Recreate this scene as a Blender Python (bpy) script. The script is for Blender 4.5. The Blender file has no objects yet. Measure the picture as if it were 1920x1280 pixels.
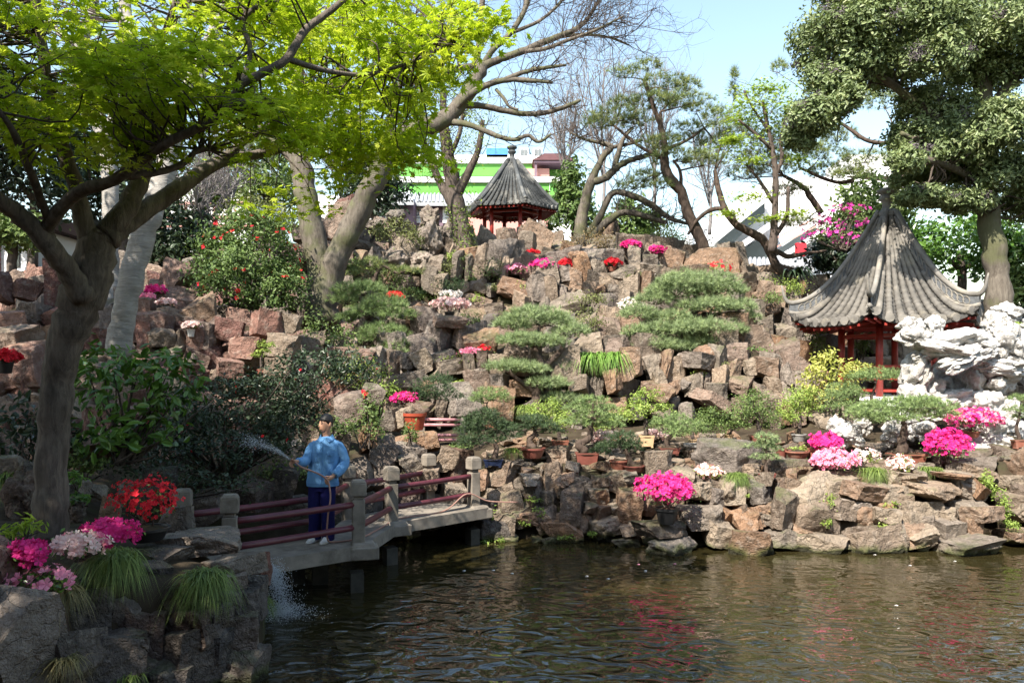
import bpy, math, random
import numpy as np
from mathutils import Vector, Matrix, noise as mnoise

# ------------------------------------------------------------------ camera, sky, sun, exposure
sc = bpy.context.scene
COL = sc.collection
F, HZ, CZ = 1500.0, 700.0, 2.85            # focal length and horizon row in photo pixels, eye height above the pond
cam = bpy.data.cameras.new("camera"); camo = bpy.data.objects.new("camera", cam); COL.objects.link(camo)
cam.sensor_width = 36.0; cam.lens = 36.0 * F / 1920.0; cam.shift_y = (HZ - 640.0) / 1920.0
cam.clip_start = 0.1; cam.clip_end = 3000
camo.location = (0, 0, CZ); camo.rotation_euler = (math.radians(90), 0, 0)
sc.camera = camo
SUN = Vector((-0.40, -0.62, 0.80)).normalized()      # towards the sun: high, behind and to the left of the camera
w = bpy.data.worlds.new("World"); sc.world = w; w.use_nodes = True
nt = w.node_tree; nt.nodes.clear()
sky = nt.nodes.new("ShaderNodeTexSky"); sky.sky_type = 'NISHITA'; sky.sun_disc = False
sky.sun_elevation = math.asin(SUN.z); sky.sun_rotation = math.atan2(SUN.x, SUN.y)
sky.air_density = 1.6; sky.dust_density = 1.0; sky.ozone_density = 1.0; sky.altitude = 0
bg = nt.nodes.new("ShaderNodeBackground"); bg.inputs[1].default_value = 0.115
wo = nt.nodes.new("ShaderNodeOutputWorld")
nt.links.new(sky.outputs[0], bg.inputs[0]); nt.links.new(bg.outputs[0], wo.inputs[0])
sl = bpy.data.lights.new("sun", 'SUN'); sl.energy = 4.9; sl.angle = math.radians(0.53); sl.color = (1.0, 0.93, 0.82)
so = bpy.data.objects.new("sun", sl); COL.objects.link(so)
so.rotation_euler = SUN.to_track_quat('Z', 'Y').to_euler()
sc.view_settings.view_transform = 'Standard'; sc.view_settings.look = 'None'
sc.view_settings.exposure = 1.36; sc.view_settings.gamma = 1.0; sc.view_settings.use_curve_mapping = False
sc.render.engine = 'CYCLES'
cy = sc.cycles; cy.use_denoising = True; cy.max_bounces = 6; cy.diffuse_bounces = 3; cy.glossy_bounces = 3
cy.transmission_bounces = 4; cy.transparent_max_bounces = 8; cy.caustics_reflective = False; cy.caustics_refractive = False
cy.sample_clamp_indirect = 6

rng = np.random.default_rng(7); random.seed(7)

# ------------------------------------------------------------------ helpers
def P(px, py, d):
    """point seen at photo pixel (px, py) at distance d along the view axis"""
    return np.array([(px - 960.0) / F * d, d, CZ - (py - HZ) / F * d])
def PZ(px, d, z):
    return np.array([(px - 960.0) / F * d, d, z])
def nrm(a):
    a = np.asarray(a, float); return a / (np.linalg.norm(a, axis=-1, keepdims=True) + 1e-9)
ORG = {}
def org(p): return ORG.get(p.name, np.zeros(3)) if p else np.zeros(3)
def tag(o, label=None, cat=None, group=None, kind=None):
    if label: o["label"] = label
    if cat: o["category"] = cat
    if group: o["group"] = group
    if kind: o["kind"] = kind
    return o
def thing(name, loc, label=None, cat=None, group=None, kind=None):
    o = bpy.data.objects.new(name, None); COL.objects.link(o); o.empty_display_size = .1
    o.location = tuple(loc); ORG[o.name] = np.array(loc, float)
    return tag(o, label, cat, group, kind)
def link(name, me, parent=None):
    o = bpy.data.objects.new(name, me); COL.objects.link(o)
    if parent: o.parent = parent
    ORG[o.name] = org(parent)
    return o
def raw_mesh(V, faces, smooth=False, tint=None, name="mesh"):
    """faces: list of int arrays, each (m, k)"""
    me = bpy.data.meshes.new(name)
    V = np.asarray(V, np.float32)
    faces = [np.asarray(f, np.int32) for f in faces if len(f)]
    me.vertices.add(len(V)); me.vertices.foreach_set("co", V.ravel())
    tot = np.concatenate([np.full(len(f), f.shape[1], np.int32) for f in faces])
    idx = np.concatenate([f.ravel() for f in faces])
    start = np.concatenate([[0], np.cumsum(tot)[:-1]]).astype(np.int32)
    me.loops.add(len(idx)); me.loops.foreach_set("vertex_index", idx)
    me.polygons.add(len(tot)); me.polygons.foreach_set("loop_start", start); me.polygons.foreach_set("loop_total", tot)
    me.polygons.foreach_set("use_smooth", np.full(len(tot), bool(smooth)))
    if tint is not None:
        at = me.attributes.new("tint", 'FLOAT', 'POINT'); at.data.foreach_set("value", np.asarray(tint, np.float32))
    me.update(calc_edges=True)
    return me
def mk(name, V, faces, mat, parent=None, smooth=False, tint=None, kind=None):
    V = np.asarray(V, float) - org(parent)
    me = raw_mesh(V, faces, smooth, tint, name); me.materials.append(mat)
    o = link(name, me, parent)
    if kind: o["kind"] = kind
    return o

class MB:
    """collects shapes into one mesh"""
    def __init__(s): s.V = []; s.F = {}; s.n = 0
    def add(s, V, faces):
        V = np.asarray(V, float); s.V.append(V)
        for f in faces:
            f = np.asarray(f, int)
            if len(f): s.F.setdefault(f.shape[1], []).append(f + s.n)
        s.n += len(V); return s
    def box(s, c, size, rz=0, taper=1.0, rot=None):
        x, y, z = np.array(size) / 2.0
        v = np.array([[-x,-y,-z],[x,-y,-z],[x,y,-z],[-x,y,-z],[-x*taper,-y*taper,z],[x*taper,-y*taper,z],[x*taper,y*taper,z],[-x*taper,y*taper,z]])
        if rot is not None: v = v @ np.array(rot).T
        elif rz:
            ca, sa = math.cos(rz), math.sin(rz); v = v @ np.array([[ca,sa,0],[-sa,ca,0],[0,0,1]])
        return s.add(v + np.array(c), [np.array([[0,3,2,1],[4,5,6,7],[0,1,5,4],[1,2,6,5],[2,3,7,6],[3,0,4,7]])])
    def beam(s, a, b, wd, h):
        a, b = np.array(a, float), np.array(b, float); t = nrm(b - a); r = nrm(np.cross(t, [0,0,1])); u = np.cross(r, t)
        v = [p + r*i*wd/2 + u*j*h/2 for p in (a, b) for i, j in ((-1,-1),(1,-1),(1,1),(-1,1))]
        return s.add(v, [np.array([[0,1,2,3],[7,6,5,4],[0,4,5,1],[1,5,6,2],[2,6,7,3],[3,7,4,0]])])
    def tube(s, pts, rad, sides=8, cap=True):
        V, Fs = tube_np(pts, rad, sides, cap); return s.add(V, Fs)
    def lathe(s, c, prof, sides=20, sx=1, sy=1, rz=0):
        a = np.linspace(0, 2*np.pi, sides, endpoint=False) + rz
        V = np.concatenate([np.stack([r*np.cos(a)*sx, r*np.sin(a)*sy, np.full(sides, z)], 1) for r, z in prof]) + np.array(c)
        i = np.arange(sides); j = (i+1) % sides
        fs = np.concatenate([np.stack([k*sides+i, k*sides+j, (k+1)*sides+j, (k+1)*sides+i], 1) for k in range(len(prof)-1)])
        return s.add(V, [fs, ])
    def build(s, name, mat, parent=None, smooth=False, kind=None, sharp=None):
        V = np.concatenate(s.V); fs = [np.concatenate(f) for f in s.F.values()]
        o = mk(name, V, fs, mat, parent, smooth, None, kind)
        if sharp: o.data.polygons.foreach_set("use_smooth", np.ones(len(o.data.polygons), bool)); o.data.set_sharp_from_angle(angle=math.radians(sharp))
        return o

def tube_np(pts, rad, sides=8, cap=True):
    pts = np.asarray(pts, float); n = len(pts); rad = np.broadcast_to(np.asarray(rad, float), (n,))
    t = np.gradient(pts, axis=0) if n > 2 else np.repeat((pts[1]-pts[0])[None], 2, 0)
    t = nrm(t)
    ref = np.array([0.,0,1]) if abs(t[0][2]) < .9 else np.array([1.,0,0])
    r = nrm(np.cross(t[0], ref)); R = []
    for k in range(n):
        r = nrm(r - t[k]*np.dot(r, t[k])); R.append(r)
    R = np.array(R); U = np.cross(t, R)
    a = np.linspace(0, 2*np.pi, sides, endpoint=False)
    V = (pts[:,None] + rad[:,None,None]*(np.cos(a)[None,:,None]*R[:,None] + np.sin(a)[None,:,None]*U[:,None])).reshape(-1,3)
    i = np.arange(sides); j = (i+1) % sides
    fs = np.concatenate([np.stack([k*sides+i, k*sides+j, (k+1)*sides+j, (k+1)*sides+i], 1) for k in range(n-1)])
    out = [fs]
    if cap:
        if sides == 4: out.append(np.array([i[::-1], (n-1)*sides+i]))
        else:
            V = np.vstack([V, pts[0], pts[-1]]); c0, c1 = n*sides, n*sides+1
            out.append(np.concatenate([np.stack([j, i, np.full(sides, c0)], 1), np.stack([(n-1)*sides+i, (n-1)*sides+j, np.full(sides, c1)], 1)]))
    return V, out
def spline(pts, per=5):
    p = np.asarray(pts, float)
    if len(p) < 3:
        u = np.linspace(0, 1, per+1)[:,None]; return p[0]*(1-u)+p[-1]*u
    q = np.vstack([2*p[0]-p[1], p, 2*p[-1]-p[-2]]); out = []
    for i in range(1, len(q)-2):
        for u in np.linspace(0, 1, per, endpoint=False):
            a, b, c, d = q[i-1], q[i], q[i+1], q[i+2]
            out.append(.5*((2*b)+(c-a)*u+(2*a-5*b+4*c-d)*u*u+(3*b-a-3*c+d)*u**3))
    out.append(q[-2]); return np.array(out)

# ------------------------------------------------------------------ materials
def mat(name):
    m = bpy.data.materials.new(name); m.use_nodes = True; m.node_tree.nodes.clear(); return m
class NT:
    def __init__(s, m): s.t = m.node_tree; s.out = s.n("ShaderNodeOutputMaterial")
    def n(s, typ, **kw):
        x = s.t.nodes.new(typ)
        for k, v in kw.items():
            if isinstance(k, str) and k.startswith("i_"):
                key = k[2:]; key = int(key) if key.isdigit() else key.replace("_", " ")
                x.inputs[key].default_value = v
            else: setattr(x, k, v)
        return x
    def l(s, a, b): s.t.links.new(a, b)
    def mix(s, fac, a, b, mode='MIX'):
        x = s.n("ShaderNodeMix", data_type='RGBA', blend_type=mode)
        for v, k in ((fac, 0), (a, 6), (b, 7)):
            if hasattr(v, "is_output"): s.l(v, x.inputs[k])
            else: x.inputs[k].default_value = v if k == 0 else (*v, 1)
        return x.outputs[2]
    def noise(s, scale, detail=4, rough=.55, vec=None, dist=0):
        x = s.n("ShaderNodeTexNoise", i_Scale=scale, i_Detail=detail, i_Roughness=rough, i_Distortion=dist)
        if vec is not None: s.l(vec, x.inputs["Vector"])
        return x.outputs[0]
    def ramp(s, fac, stops, interp='LINEAR'):
        x = s.n("ShaderNodeValToRGB"); s.l(fac, x.inputs[0]); x.color_ramp.interpolation = interp
        e = x.color_ramp.elements
        while len(e) < len(stops): e.new(.5)
        for el, (p, c) in zip(e, stops): el.position = p; el.color = (*c, 1) if len(c) == 3 else c
        return x.outputs[0]
    def math(s, op, a, b=0.5, c=None):
        x = s.n("ShaderNodeMath", operation=op)
        for k, v in enumerate((a, b, c)):
            if v is None: continue
            if hasattr(v, "is_output"): s.l(v, x.inputs[k])
            else: x.inputs[k].default_value = v
        return x.outputs[0]
    def map(s, v, a, b, c=0., d=1.):
        x = s.n("ShaderNodeMapRange", i_1=a, i_2=b, i_3=c, i_4=d); s.l(v, x.inputs[0]); return x.outputs[0]
    def bump(s, h, strength=.5, dist=.02):
        x = s.n("ShaderNodeBump", i_Strength=strength, i_Distance=dist); s.l(h, x.inputs["Height"]); return x.outputs[0]
    def pos(s): return s.n("ShaderNodeNewGeometry").outputs[0]
    def bsdf(s, col, rough=.7, spec=.3, metal=0., normal=None):
        x = s.n("ShaderNodeBsdfPrincipled", i_Roughness=rough, i_Metallic=metal); x.inputs["Specular IOR Level"].default_value = spec
        if hasattr(col, "is_output"): s.l(col, x.inputs[0])
        else: x.inputs[0].default_value = (*col, 1)
        if normal is not None: s.l(normal, x.inputs["Normal"])
        s.l(x.outputs[0], s.out.inputs[0]); return x
G = lambda v: (v, v, v)
def rock_mat(name, cols, moss=.5, algae=True, white=False, scale=1.0):
    m = mat(name); t = NT(m); p = t.pos()
    oi = t.n("ShaderNodeObjectInfo").outputs["Random"]
    c = t.ramp(oi, [(i/(len(cols)-1), k) for i, k in enumerate(cols)])
    n1 = t.noise(2.2*scale, 6, .62, p); n2 = t.noise(9*scale, 6, .65, p); n3 = t.noise(40*scale, 3, .6, p)
    dark = .55 if not white else .72
    c = t.mix(t.map(n1, .38, .68), c, G(dark), 'MULTIPLY')
    c = t.mix(t.map(n2, .52, .72, 0, .55), c, (.42,.36,.30) if not white else (.80,.79,.76))
    c = t.mix(t.map(n3, .3, .7, 0, .45), c, G(.45), 'MULTIPLY')
    st = t.n("ShaderNodeTexNoise", i_Scale=3.0*scale, i_Detail=5., i_Roughness=.7)
    mp = t.n("ShaderNodeMapping"); mp.inputs["Scale"].default_value = (1.6, 1.6, .35); t.l(p, mp.inputs[0]); t.l(mp.outputs[0], st.inputs["Vector"])
    c = t.mix(t.map(st.outputs[0], .58, .72, 0, .6 if not white else 1.0), c, (.07,.065,.055))     # rain streaks
    if moss:
        ge = t.n("ShaderNodeNewGeometry"); sp = t.n("ShaderNodeSeparateXYZ"); t.l(ge.outputs[1], sp.inputs[0])
        mf = t.math('MULTIPLY', t.map(sp.outputs[2], .25, .9), t.map(t.noise(1.7, 5, .65, p), .5, .66))
        c = t.mix(t.math('MULTIPLY', mf, moss), c, (.085,.10,.035))
    if algae:
        s2 = t.n("ShaderNodeSeparateXYZ"); t.l(p, s2.inputs[0])
        zz = t.math('ADD', s2.outputs[2], t.map(t.noise(3., 3, .5, p), .3, .7, -.09, .09))
        c = t.mix(t.map(zz, .05, .16, .85, 0), c, (.06,.075,.018)); c = t.mix(t.map(zz, .02, .07, .9, 0), c, (.02,.018,.012))
    vo = t.n("ShaderNodeTexVoronoi", feature='DISTANCE_TO_EDGE', i_Scale=2.6*scale)
    vv = t.n("ShaderNodeVectorMath", operation='ADD'); t.l(p, vv.inputs[0])
    nn = t.n("ShaderNodeTexNoise", i_Scale=2.5*scale, i_Detail=4.); t.l(p, nn.inputs["Vector"]); t.l(nn.outputs[1], vv.inputs[1]); t.l(vv.outputs[0], vo.inputs["Vector"])
    crack = t.map(vo.outputs[0], 0., .035)
    h = t.math('ADD', t.math('MULTIPLY', n1, 1.6), t.math('ADD', t.math('MULTIPLY', n2, .6), t.math('ADD', t.math('MULTIPLY', n3, .22), t.math('MULTIPLY', crack, .12))))
    t.bsdf(c, .88, .2, 0, t.bump(h, 1., .11 if not white else .07)); return m
def plain(name, col, rough=.7, spec=.3, var=.25, scale=6., bump=.0, metal=0., dirt=None, bdist=.01):
    m = mat(name); t = NT(m); p = t.pos()
    n = t.noise(scale, 5, .6, p); n2 = t.noise(scale*7, 3, .6, p)
    c = t.mix(t.map(n, .3, .7), tuple(x*(1-var) for x in col), tuple(min(1, x*(1+var*.6)) for x in col))
    if dirt: c = t.mix(t.map(t.noise(scale*.6, 6, .7, p), .52, .7, 0, .7), c, dirt)
    nm = t.bump(t.math('ADD', n, t.math('MULTIPLY', n2, .4)), bump, bdist) if bump else None
    t.bsdf(c, rough, spec, metal, nm); return m
def bark_mat(name, a, b, moss=None, sc_=1.0, ring=False):
    m = mat(name); t = NT(m); p = t.pos()
    mp = t.n("ShaderNodeMapping"); mp.inputs["Scale"].default_value = (1, 1, .22) if not ring else (.35, .35, 2.2); t.l(p, mp.inputs[0])
    n1 = t.noise(14*sc_, 6, .65, mp.outputs[0], .6); n2 = t.noise(2.2*sc_, 4, .6, p); n3 = t.noise(60*sc_, 3, .6, p)
    c = t.mix(t.map(n1, .32, .68), a, b); c = t.mix(t.map(n2, .42, .7, 0, .6), c, G(.5), 'MULTIPLY')
    if moss: c = t.mix(t.map(t.noise(1.6, 4, .6, p), .48, .62, 0, .75), c, moss)
    h = t.math('ADD', n1, t.math('MULTIPLY', n3, .3))
    t.bsdf(c, .9, .15, 0, t.bump(h, .8, .025)); return m
def leaf_mat(name, a, b, trans=.3, rough=.5, spec=.35, c3=None):
    m = mat(name); t = NT(m)
    at = t.n("ShaderNodeAttribute", attribute_name="tint").outputs["Fac"]
    stops = [(0, a), (.75 if c3 else 1, b)] + ([(1, c3)] if c3 else [])
    c = t.ramp(at, stops)
    pb = t.n("ShaderNodeBsdfPrincipled", i_Roughness=rough); pb.inputs["Specular IOR Level"].default_value = spec; t.l(c, pb.inputs[0])
    tr = t.n("ShaderNodeBsdfTranslucent"); t.l(t.mix(1., c, (1.0,1.0,.55), 'MULTIPLY'), tr.inputs[0])
    mx = t.n("ShaderNodeMixShader", i_0=trans); t.l(pb.outputs[0], mx.inputs[1]); t.l(tr.outputs[0], mx.inputs[2]); t.l(mx.outputs[0], t.out.inputs[0]); return m
def petal_mat(name, a, b):
    m = mat(name); t = NT(m)
    at = t.n("ShaderNodeAttribute", attribute_name="tint").outputs["Fac"]
    oi = t.n("ShaderNodeObjectInfo").outputs["Random"]
    c = t.mix(t.math('FRACT', t.math('ADD', at, t.math('MULTIPLY', oi, .4))), a, b)
    pb = t.n("ShaderNodeBsdfPrincipled", i_Roughness=.6); pb.inputs["Specular IOR Level"].default_value = .2; t.l(c, pb.inputs[0])
    tr = t.n("ShaderNodeBsdfTranslucent"); t.l(c, tr.inputs[0])
    mx = t.n("ShaderNodeMixShader", i_0=.3); t.l(pb.outputs[0], mx.inputs[1]); t.l(tr.outputs[0], mx.inputs[2]); t.l(mx.outputs[0], t.out.inputs[0]); return m

M = {}
M['rock'] = rock_mat("huangshi_stone", [(.30,.185,.125),(.395,.30,.22),(.20,.155,.12),(.42,.335,.25),(.27,.225,.185),(.36,.215,.13),(.175,.145,.12),(.345,.285,.225)], .75)
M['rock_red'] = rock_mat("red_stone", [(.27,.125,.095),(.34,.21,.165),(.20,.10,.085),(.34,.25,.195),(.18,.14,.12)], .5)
M['rock_grey'] = rock_mat("grey_stone", [(.27,.235,.205),(.36,.295,.245),(.20,.17,.15),(.31,.22,.17)], .75)
M['rock_white'] = rock_mat("white_limestone", [(.54,.515,.48),(.62,.60,.57),(.46,.43,.39)], .0, False, True, .8)
M['rock_bank'] = rock_mat("bank_stone", [(.15,.135,.125),(.19,.155,.13),(.105,.095,.09),(.175,.105,.075)], .6)  # darkened stones: part of the bank's shade is in the colour
M['soil'] = plain("soil", (.055,.042,.028), .95, .1, .5, 3., .6, dirt=(.05,.06,.025), bdist=.05)
M['concrete'] = plain("weathered_concrete", (.23,.20,.165), .9, .2, .35, 5., .35, dirt=(.085,.072,.055), bdist=.012)
M['pile'] = plain("wet_concrete", (.06,.055,.045), .7, .3, .4, 6., .4, dirt=(.02,.022,.015))
M['rail'] = plain("maroon_paint", (.105,.022,.032), .4, .4, .3, 5., .1, dirt=(.16,.06,.06))
M['pink2'] = plain("faded_pink_paint", (.42,.20,.21), .5, .3, .2, 6.)
M['redwood'] = plain("red_lacquer", (.30,.035,.025), .45, .4, .35, 4., .1, dirt=(.16,.03,.02))
M['tile'] = plain("roof_tile", (.20,.185,.165), .85, .25, .45, 3., .5, dirt=(.34,.30,.235), bdist=.02)
M['tile_old'] = plain("old_roof_tile", (.085,.09,.092), .9, .2, .6, 2.6, .5, dirt=(.38,.365,.325), bdist=.02)
M['tile_dark'] = plain("roof_bed_tile", (.075,.072,.068), .9, .2, .4, 8., .4, dirt=(.22,.20,.17))
M['lattice'] = plain("ridge_lattice", (.13,.135,.14), .85, .2, .4, 9., .3)
M['dark'] = plain("dark_recess", (.012,.012,.013), .8, .2, .2)
M['white'] = plain("white_plaster", (.80,.80,.80), .8, .2, .06, 2., .05)
M['greypl'] = plain("grey_cornice", (.52,.53,.54), .8, .2, .1, 2.)
M['green'] = plain("green_cladding", (.115,.36,.06), .55, .3, .12, 1.2)
M['purple'] = plain("purple_grey_wall", (.19,.13,.165), .7, .2, .15, 2.)
M['maroon'] = plain("maroon_timber", (.095,.045,.045), .7, .2, .2, 2.)
M['greytile'] = plain("grey_roof_sheet", (.33,.34,.36), .6, .3, .2, 2.)
M['pink'] = plain("pink_wall", (.60,.31,.27), .8, .2, .1, 1.5)
M['blue'] = plain("blue_sheet", (.06,.22,.60), .5, .3, .1, 2.)
M['glass'] = plain("window_glass", (.045,.055,.06), .12, .6, .3, 1.)
M['louvre'] = plain("grey_grille", (.16,.18,.19), .6, .3, .2)
M['pot_red'] = plain("red_brown_glaze", (.19,.065,.05), .38, .45, .25, 8.)
M['pot_terra'] = plain("terracotta", (.27,.10,.065), .7, .3, .3, 8., .15, dirt=(.33,.2,.15))
M['pot_beige'] = plain("beige_clay", (.55,.38,.22), .7, .3, .25, 8.)
M['pot_grey'] = plain("grey_stone_pot", (.26,.25,.235), .85, .25, .3, 9., .3)
M['pot_dark'] = plain("black_plastic_pot", (.018,.018,.019), .45, .4, .3)
M['pot_blue'] = plain("dark_blue_glaze", (.02,.03,.07), .25, .5, .3)
M['pot_orange'] = plain("orange_red_pot", (.33,.06,.03), .45, .4, .2)
M['redpanel'] = plain("red_panel", (.55,.03,.045), .5, .3, .1)
M['pot_white'] = plain("pale_pot", (.55,.54,.51), .6, .3, .15)
M['bark_maple'] = bark_mat("maple_bark", (.08,.066,.056), (.205,.17,.14), None, 1.3)
M['bark_pale'] = bark_mat("pale_bark", (.24,.22,.20), (.42,.395,.36), None, 1.0, True)
M['bark_moss'] = bark_mat("mossy_bark", (.075,.062,.05), (.185,.16,.13), (.10,.105,.05), .9)
M['bark_dark'] = bark_mat("dark_bark", (.06,.048,.04), (.15,.12,.10), None, 1.2)
M['bark_pine'] = bark_mat("pine_bark", (.055,.04,.032), (.13,.095,.075), None, 1.1)
M['bark_twig'] = bark_mat("twig_bark", (.075,.058,.05), (.14,.11,.095), None, 2.)
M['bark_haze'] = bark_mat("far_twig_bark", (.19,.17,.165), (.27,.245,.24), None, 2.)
M['maple'] = leaf_mat("maple_leaf", (.27,.40,.02), (.50,.62,.05), .55, .5, .3, (.60,.66,.12))
M['daylily'] = leaf_mat("daylily_blade", (.09,.20,.03), (.26,.42,.09), .3)
M['maple2'] = leaf_mat("young_leaf", (.20,.32,.03), (.46,.56,.09), .45)
M['lime'] = leaf_mat("lime_leaf", (.15,.24,.04), (.42,.52,.13), .35)
M['yellowleaf'] = leaf_mat("yellow_leaf", (.28,.34,.06), (.66,.62,.20), .35)
M['glossy'] = leaf_mat("glossy_leaf", (.045,.11,.02), (.15,.28,.045), .25, .32, .5)
M['camellia'] = leaf_mat("camellia_leaf", (.045,.09,.022), (.18,.26,.075), .2, .5, .35)
M['darkleaf'] = leaf_mat("dark_leaf", (.018,.034,.018), (.055,.085,.042), .15, .4, .4)
M['midleaf'] = leaf_mat("mid_leaf", (.055,.10,.025), (.20,.27,.08), .25)
M['olive'] = leaf_mat("olive_leaf", (.085,.105,.035), (.26,.28,.10), .25)
M['evergreen'] = leaf_mat("evergreen_leaf", (.05,.08,.032), (.24,.30,.13), .25, .45, .4, (.40,.43,.23))
M['berry'] = leaf_mat("grey_berry", (.09,.075,.085), (.21,.18,.19), .05, .7, .2)
M['pine'] = leaf_mat("pine_needle", (.07,.105,.035), (.25,.31,.11), .2, .5, .3, (.32,.32,.12))
M['bluepine'] = leaf_mat("blue_green_needle", (.10,.145,.065), (.37,.46,.22), .2, .5, .3)
M['juniper'] = leaf_mat("juniper_needle", (.085,.135,.05), (.31,.41,.16), .2, .5, .3)
M['darkjuniper'] = leaf_mat("dark_needle", (.028,.052,.024), (.085,.13,.055), .15, .5, .3)
M['grass'] = leaf_mat("grass_blade", (.075,.13,.025), (.26,.34,.09), .3)
M['drygrass'] = leaf_mat("dry_grass_blade", (.12,.12,.045), (.34,.29,.14), .3)
M['ivy'] = leaf_mat("ivy_leaf", (.06,.11,.02), (.24,.30,.07), .25)
M['russet'] = leaf_mat("russet_twig_leaf", (.16,.12,.05), (.36,.25,.12), .2)
M['p_mag'] = petal_mat("magenta_petal", (.62,.012,.17), (.88,.06,.33))
M['p_pink'] = petal_mat("pink_petal", (.82,.20,.36), (.92,.42,.52))
M['p_pale'] = petal_mat("pale_pink_petal", (.86,.50,.46), (.90,.74,.68))
M['p_red'] = petal_mat("red_petal", (.55,.012,.02), (.85,.035,.06))
M['p_white'] = petal_mat("white_petal", (.80,.70,.62), (.85,.82,.78))
M['p_purple'] = petal_mat("purple_pink_petal", (.52,.03,.27), (.78,.11,.48))
m = mat("pond_water"); t = NT(m); p = t.pos()
mp = t.n("ShaderNodeMapping"); mp.inputs["Scale"].default_value = (1., 1.35, 1.); mp.inputs["Rotation"].default_value = (0, 0, .5); t.l(p, mp.inputs[0])
a1 = t.noise(2.6, 1, .4, mp.outputs[0], 1.2); a2 = t.noise(6.5, 1, .4, mp.outputs[0], .8); a3 = t.noise(.8, 2, .5, p)
hh = t.math('ADD', t.math('MULTIPLY', a1, 1.), t.math('ADD', t.math('MULTIPLY', a2, .09), t.math('MULTIPLY', a3, .8)))
sx = t.n("ShaderNodeSeparateXYZ"); t.l(p, sx.inputs[0])
amp = t.map(sx.outputs[1], 7., 12.5, .78, .15)
bp = t.n("ShaderNodeBump", i_Distance=.075); t.l(hh, bp.inputs["Height"]); t.l(amp, bp.inputs["Strength"])
wb = t.bsdf(t.mix(t.map(t.noise(.5, 3, .5, p), .35, .65), (.020,.0165,.006), (.032,.026,.010)), .015, .7, 0, bp.outputs[0]); wb.inputs["IOR"].default_value = 1.5
M['water'] = m
m = mat("foam"); t = NT(m); x = t.bsdf((.75,.80,.85), .2, .6); x.inputs["Transmission Weight"].default_value = .35; M['foam'] = m
M['hair'] = plain("black_hair", (.010,.009,.009), .5, .4, .3, 60.)
M['skin'] = plain("skin", (.47,.26,.17), .55, .35, .08, 12.)
M['lips'] = plain("lips", (.33,.13,.10), .5, .3, .1)
def cloth(name, a):
    m = mat(name); t = NT(m); p = t.pos(); n = t.noise(9, 4, .6, p); f = t.noise(240, 2, .5, p); mp = t.noise(22, 3, .6, p, 1.2)
    c = t.mix(t.map(n, .3, .7), tuple(k*.8 for k in a), a); t.bsdf(c, .85, .15, 0, t.bump(t.math('ADD', t.math('MULTIPLY', mp, 1.), t.math('MULTIPLY', f, .1)), .5, .012)); return m
M['jacket'] = cloth("blue_work_cotton", (.15,.34,.62)); M['jacket2'] = cloth("blue_work_seam", (.12,.28,.53))
M['trouser'] = cloth("navy_cotton", (.013,.013,.085)); M['shoe'] = plain("white_canvas", (.66,.65,.63), .8, .2, .15)
M['hose'] = plain("brown_hose", (.34,.19,.15), .45, .4, .15); M['eye'] = plain("eye", (.02,.015,.012), .2, .5, .1)

# ------------------------------------------------------------------ leaf templates and foliage
def _star(n=7):
    V = [(0,0,0)]; Fc = []
    lob = [(0,1.),(.62,.9),(-.62,.9),(1.2,.68),(-1.2,.68),(1.85,.42),(-1.85,.42)][:n]
    for a, L in lob:
        k = len(V); w_ = .13*L+.02
        for (x, y, z) in ((-w_, .42*L, .03), (0, L, -.10), (w_, .42*L, .03)):
            V.append((x*math.cos(a)+y*math.sin(a), -x*math.sin(a)+y*math.cos(a)-.25, z))
        Fc.append((0, k+2, k+1, k))
    V[0] = (0,-.25,0); return np.array(V, float), np.array(Fc)
def _tuft(n, spread, w_):
    V = []; Fc = []; r = np.random.default_rng(n)
    for k in range(n):
        a = 2*np.pi*k/n + r.uniform(-.3,.3); s = spread*r.uniform(.35,1.1); L = r.uniform(.75,1.1)
        d = np.array([math.cos(a)*s, math.sin(a)*s, 1.]); d /= np.linalg.norm(d); t_ = np.array([-math.sin(a), math.cos(a), 0])*w_
        b = len(V); V += [d*.05 - t_, d*.05 + t_, d*L]; Fc.append((b, b+1, b+2))
    return np.array(V), np.array(Fc)
def _flower(n=5, cup=.35):
    V = [(0,0,-.12)]; Fc = []
    for k in range(n):
        a = 2*np.pi*k/n; b = len(V)
        for da, r, z in ((-.52,.80,.12),(0,1.,cup),(.52,.80,.12)):
            V.append((math.cos(a+da)*r, math.sin(a+da)*r, z))
        Fc.append((0, b, b+1, b+2))
    return np.array(V, float), np.array(Fc)
T = {
 'star': _star(7), 'star5': _star(5),
 'leaf': (np.array([(0,-.5,0),(-.26,0,.08),(0,.5,-.03),(.26,0,.08)],float), np.array([(0,1,2),(0,2,3)])),
 'oval': (np.array([(0,-.5,0),(-.2,-.2,.07),(-.19,.2,.06),(0,.5,-.08),(.19,.2,.06),(.2,-.2,.07)],float), np.array([(0,1,2,3),(0,3,4,5)])),
 'long': (np.array([(0,-.5,0),(-.13,-.05,.05),(0,.5,-.1),(.13,-.05,.05)],float), np.array([(0,1,2),(0,2,3)])),
 'tuft': _tuft(9, .9, .035), 'tuft_s': _tuft(7, 1.0, .06), 'pine': _tuft(12, 1.2, .03),
 'flower': _flower(5), 'blob': _flower(4, .55),
 'berry': (np.array([(0,0,.5),(.5,0,0),(0,.5,0),(-.5,0,0),(0,-.5,0),(0,0,-.5)],float), np.array([(0,1,2),(0,2,3),(0,3,4),(0,4,1),(5,2,1),(5,3,2),(5,4,3),(5,1,4)])),
}
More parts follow.
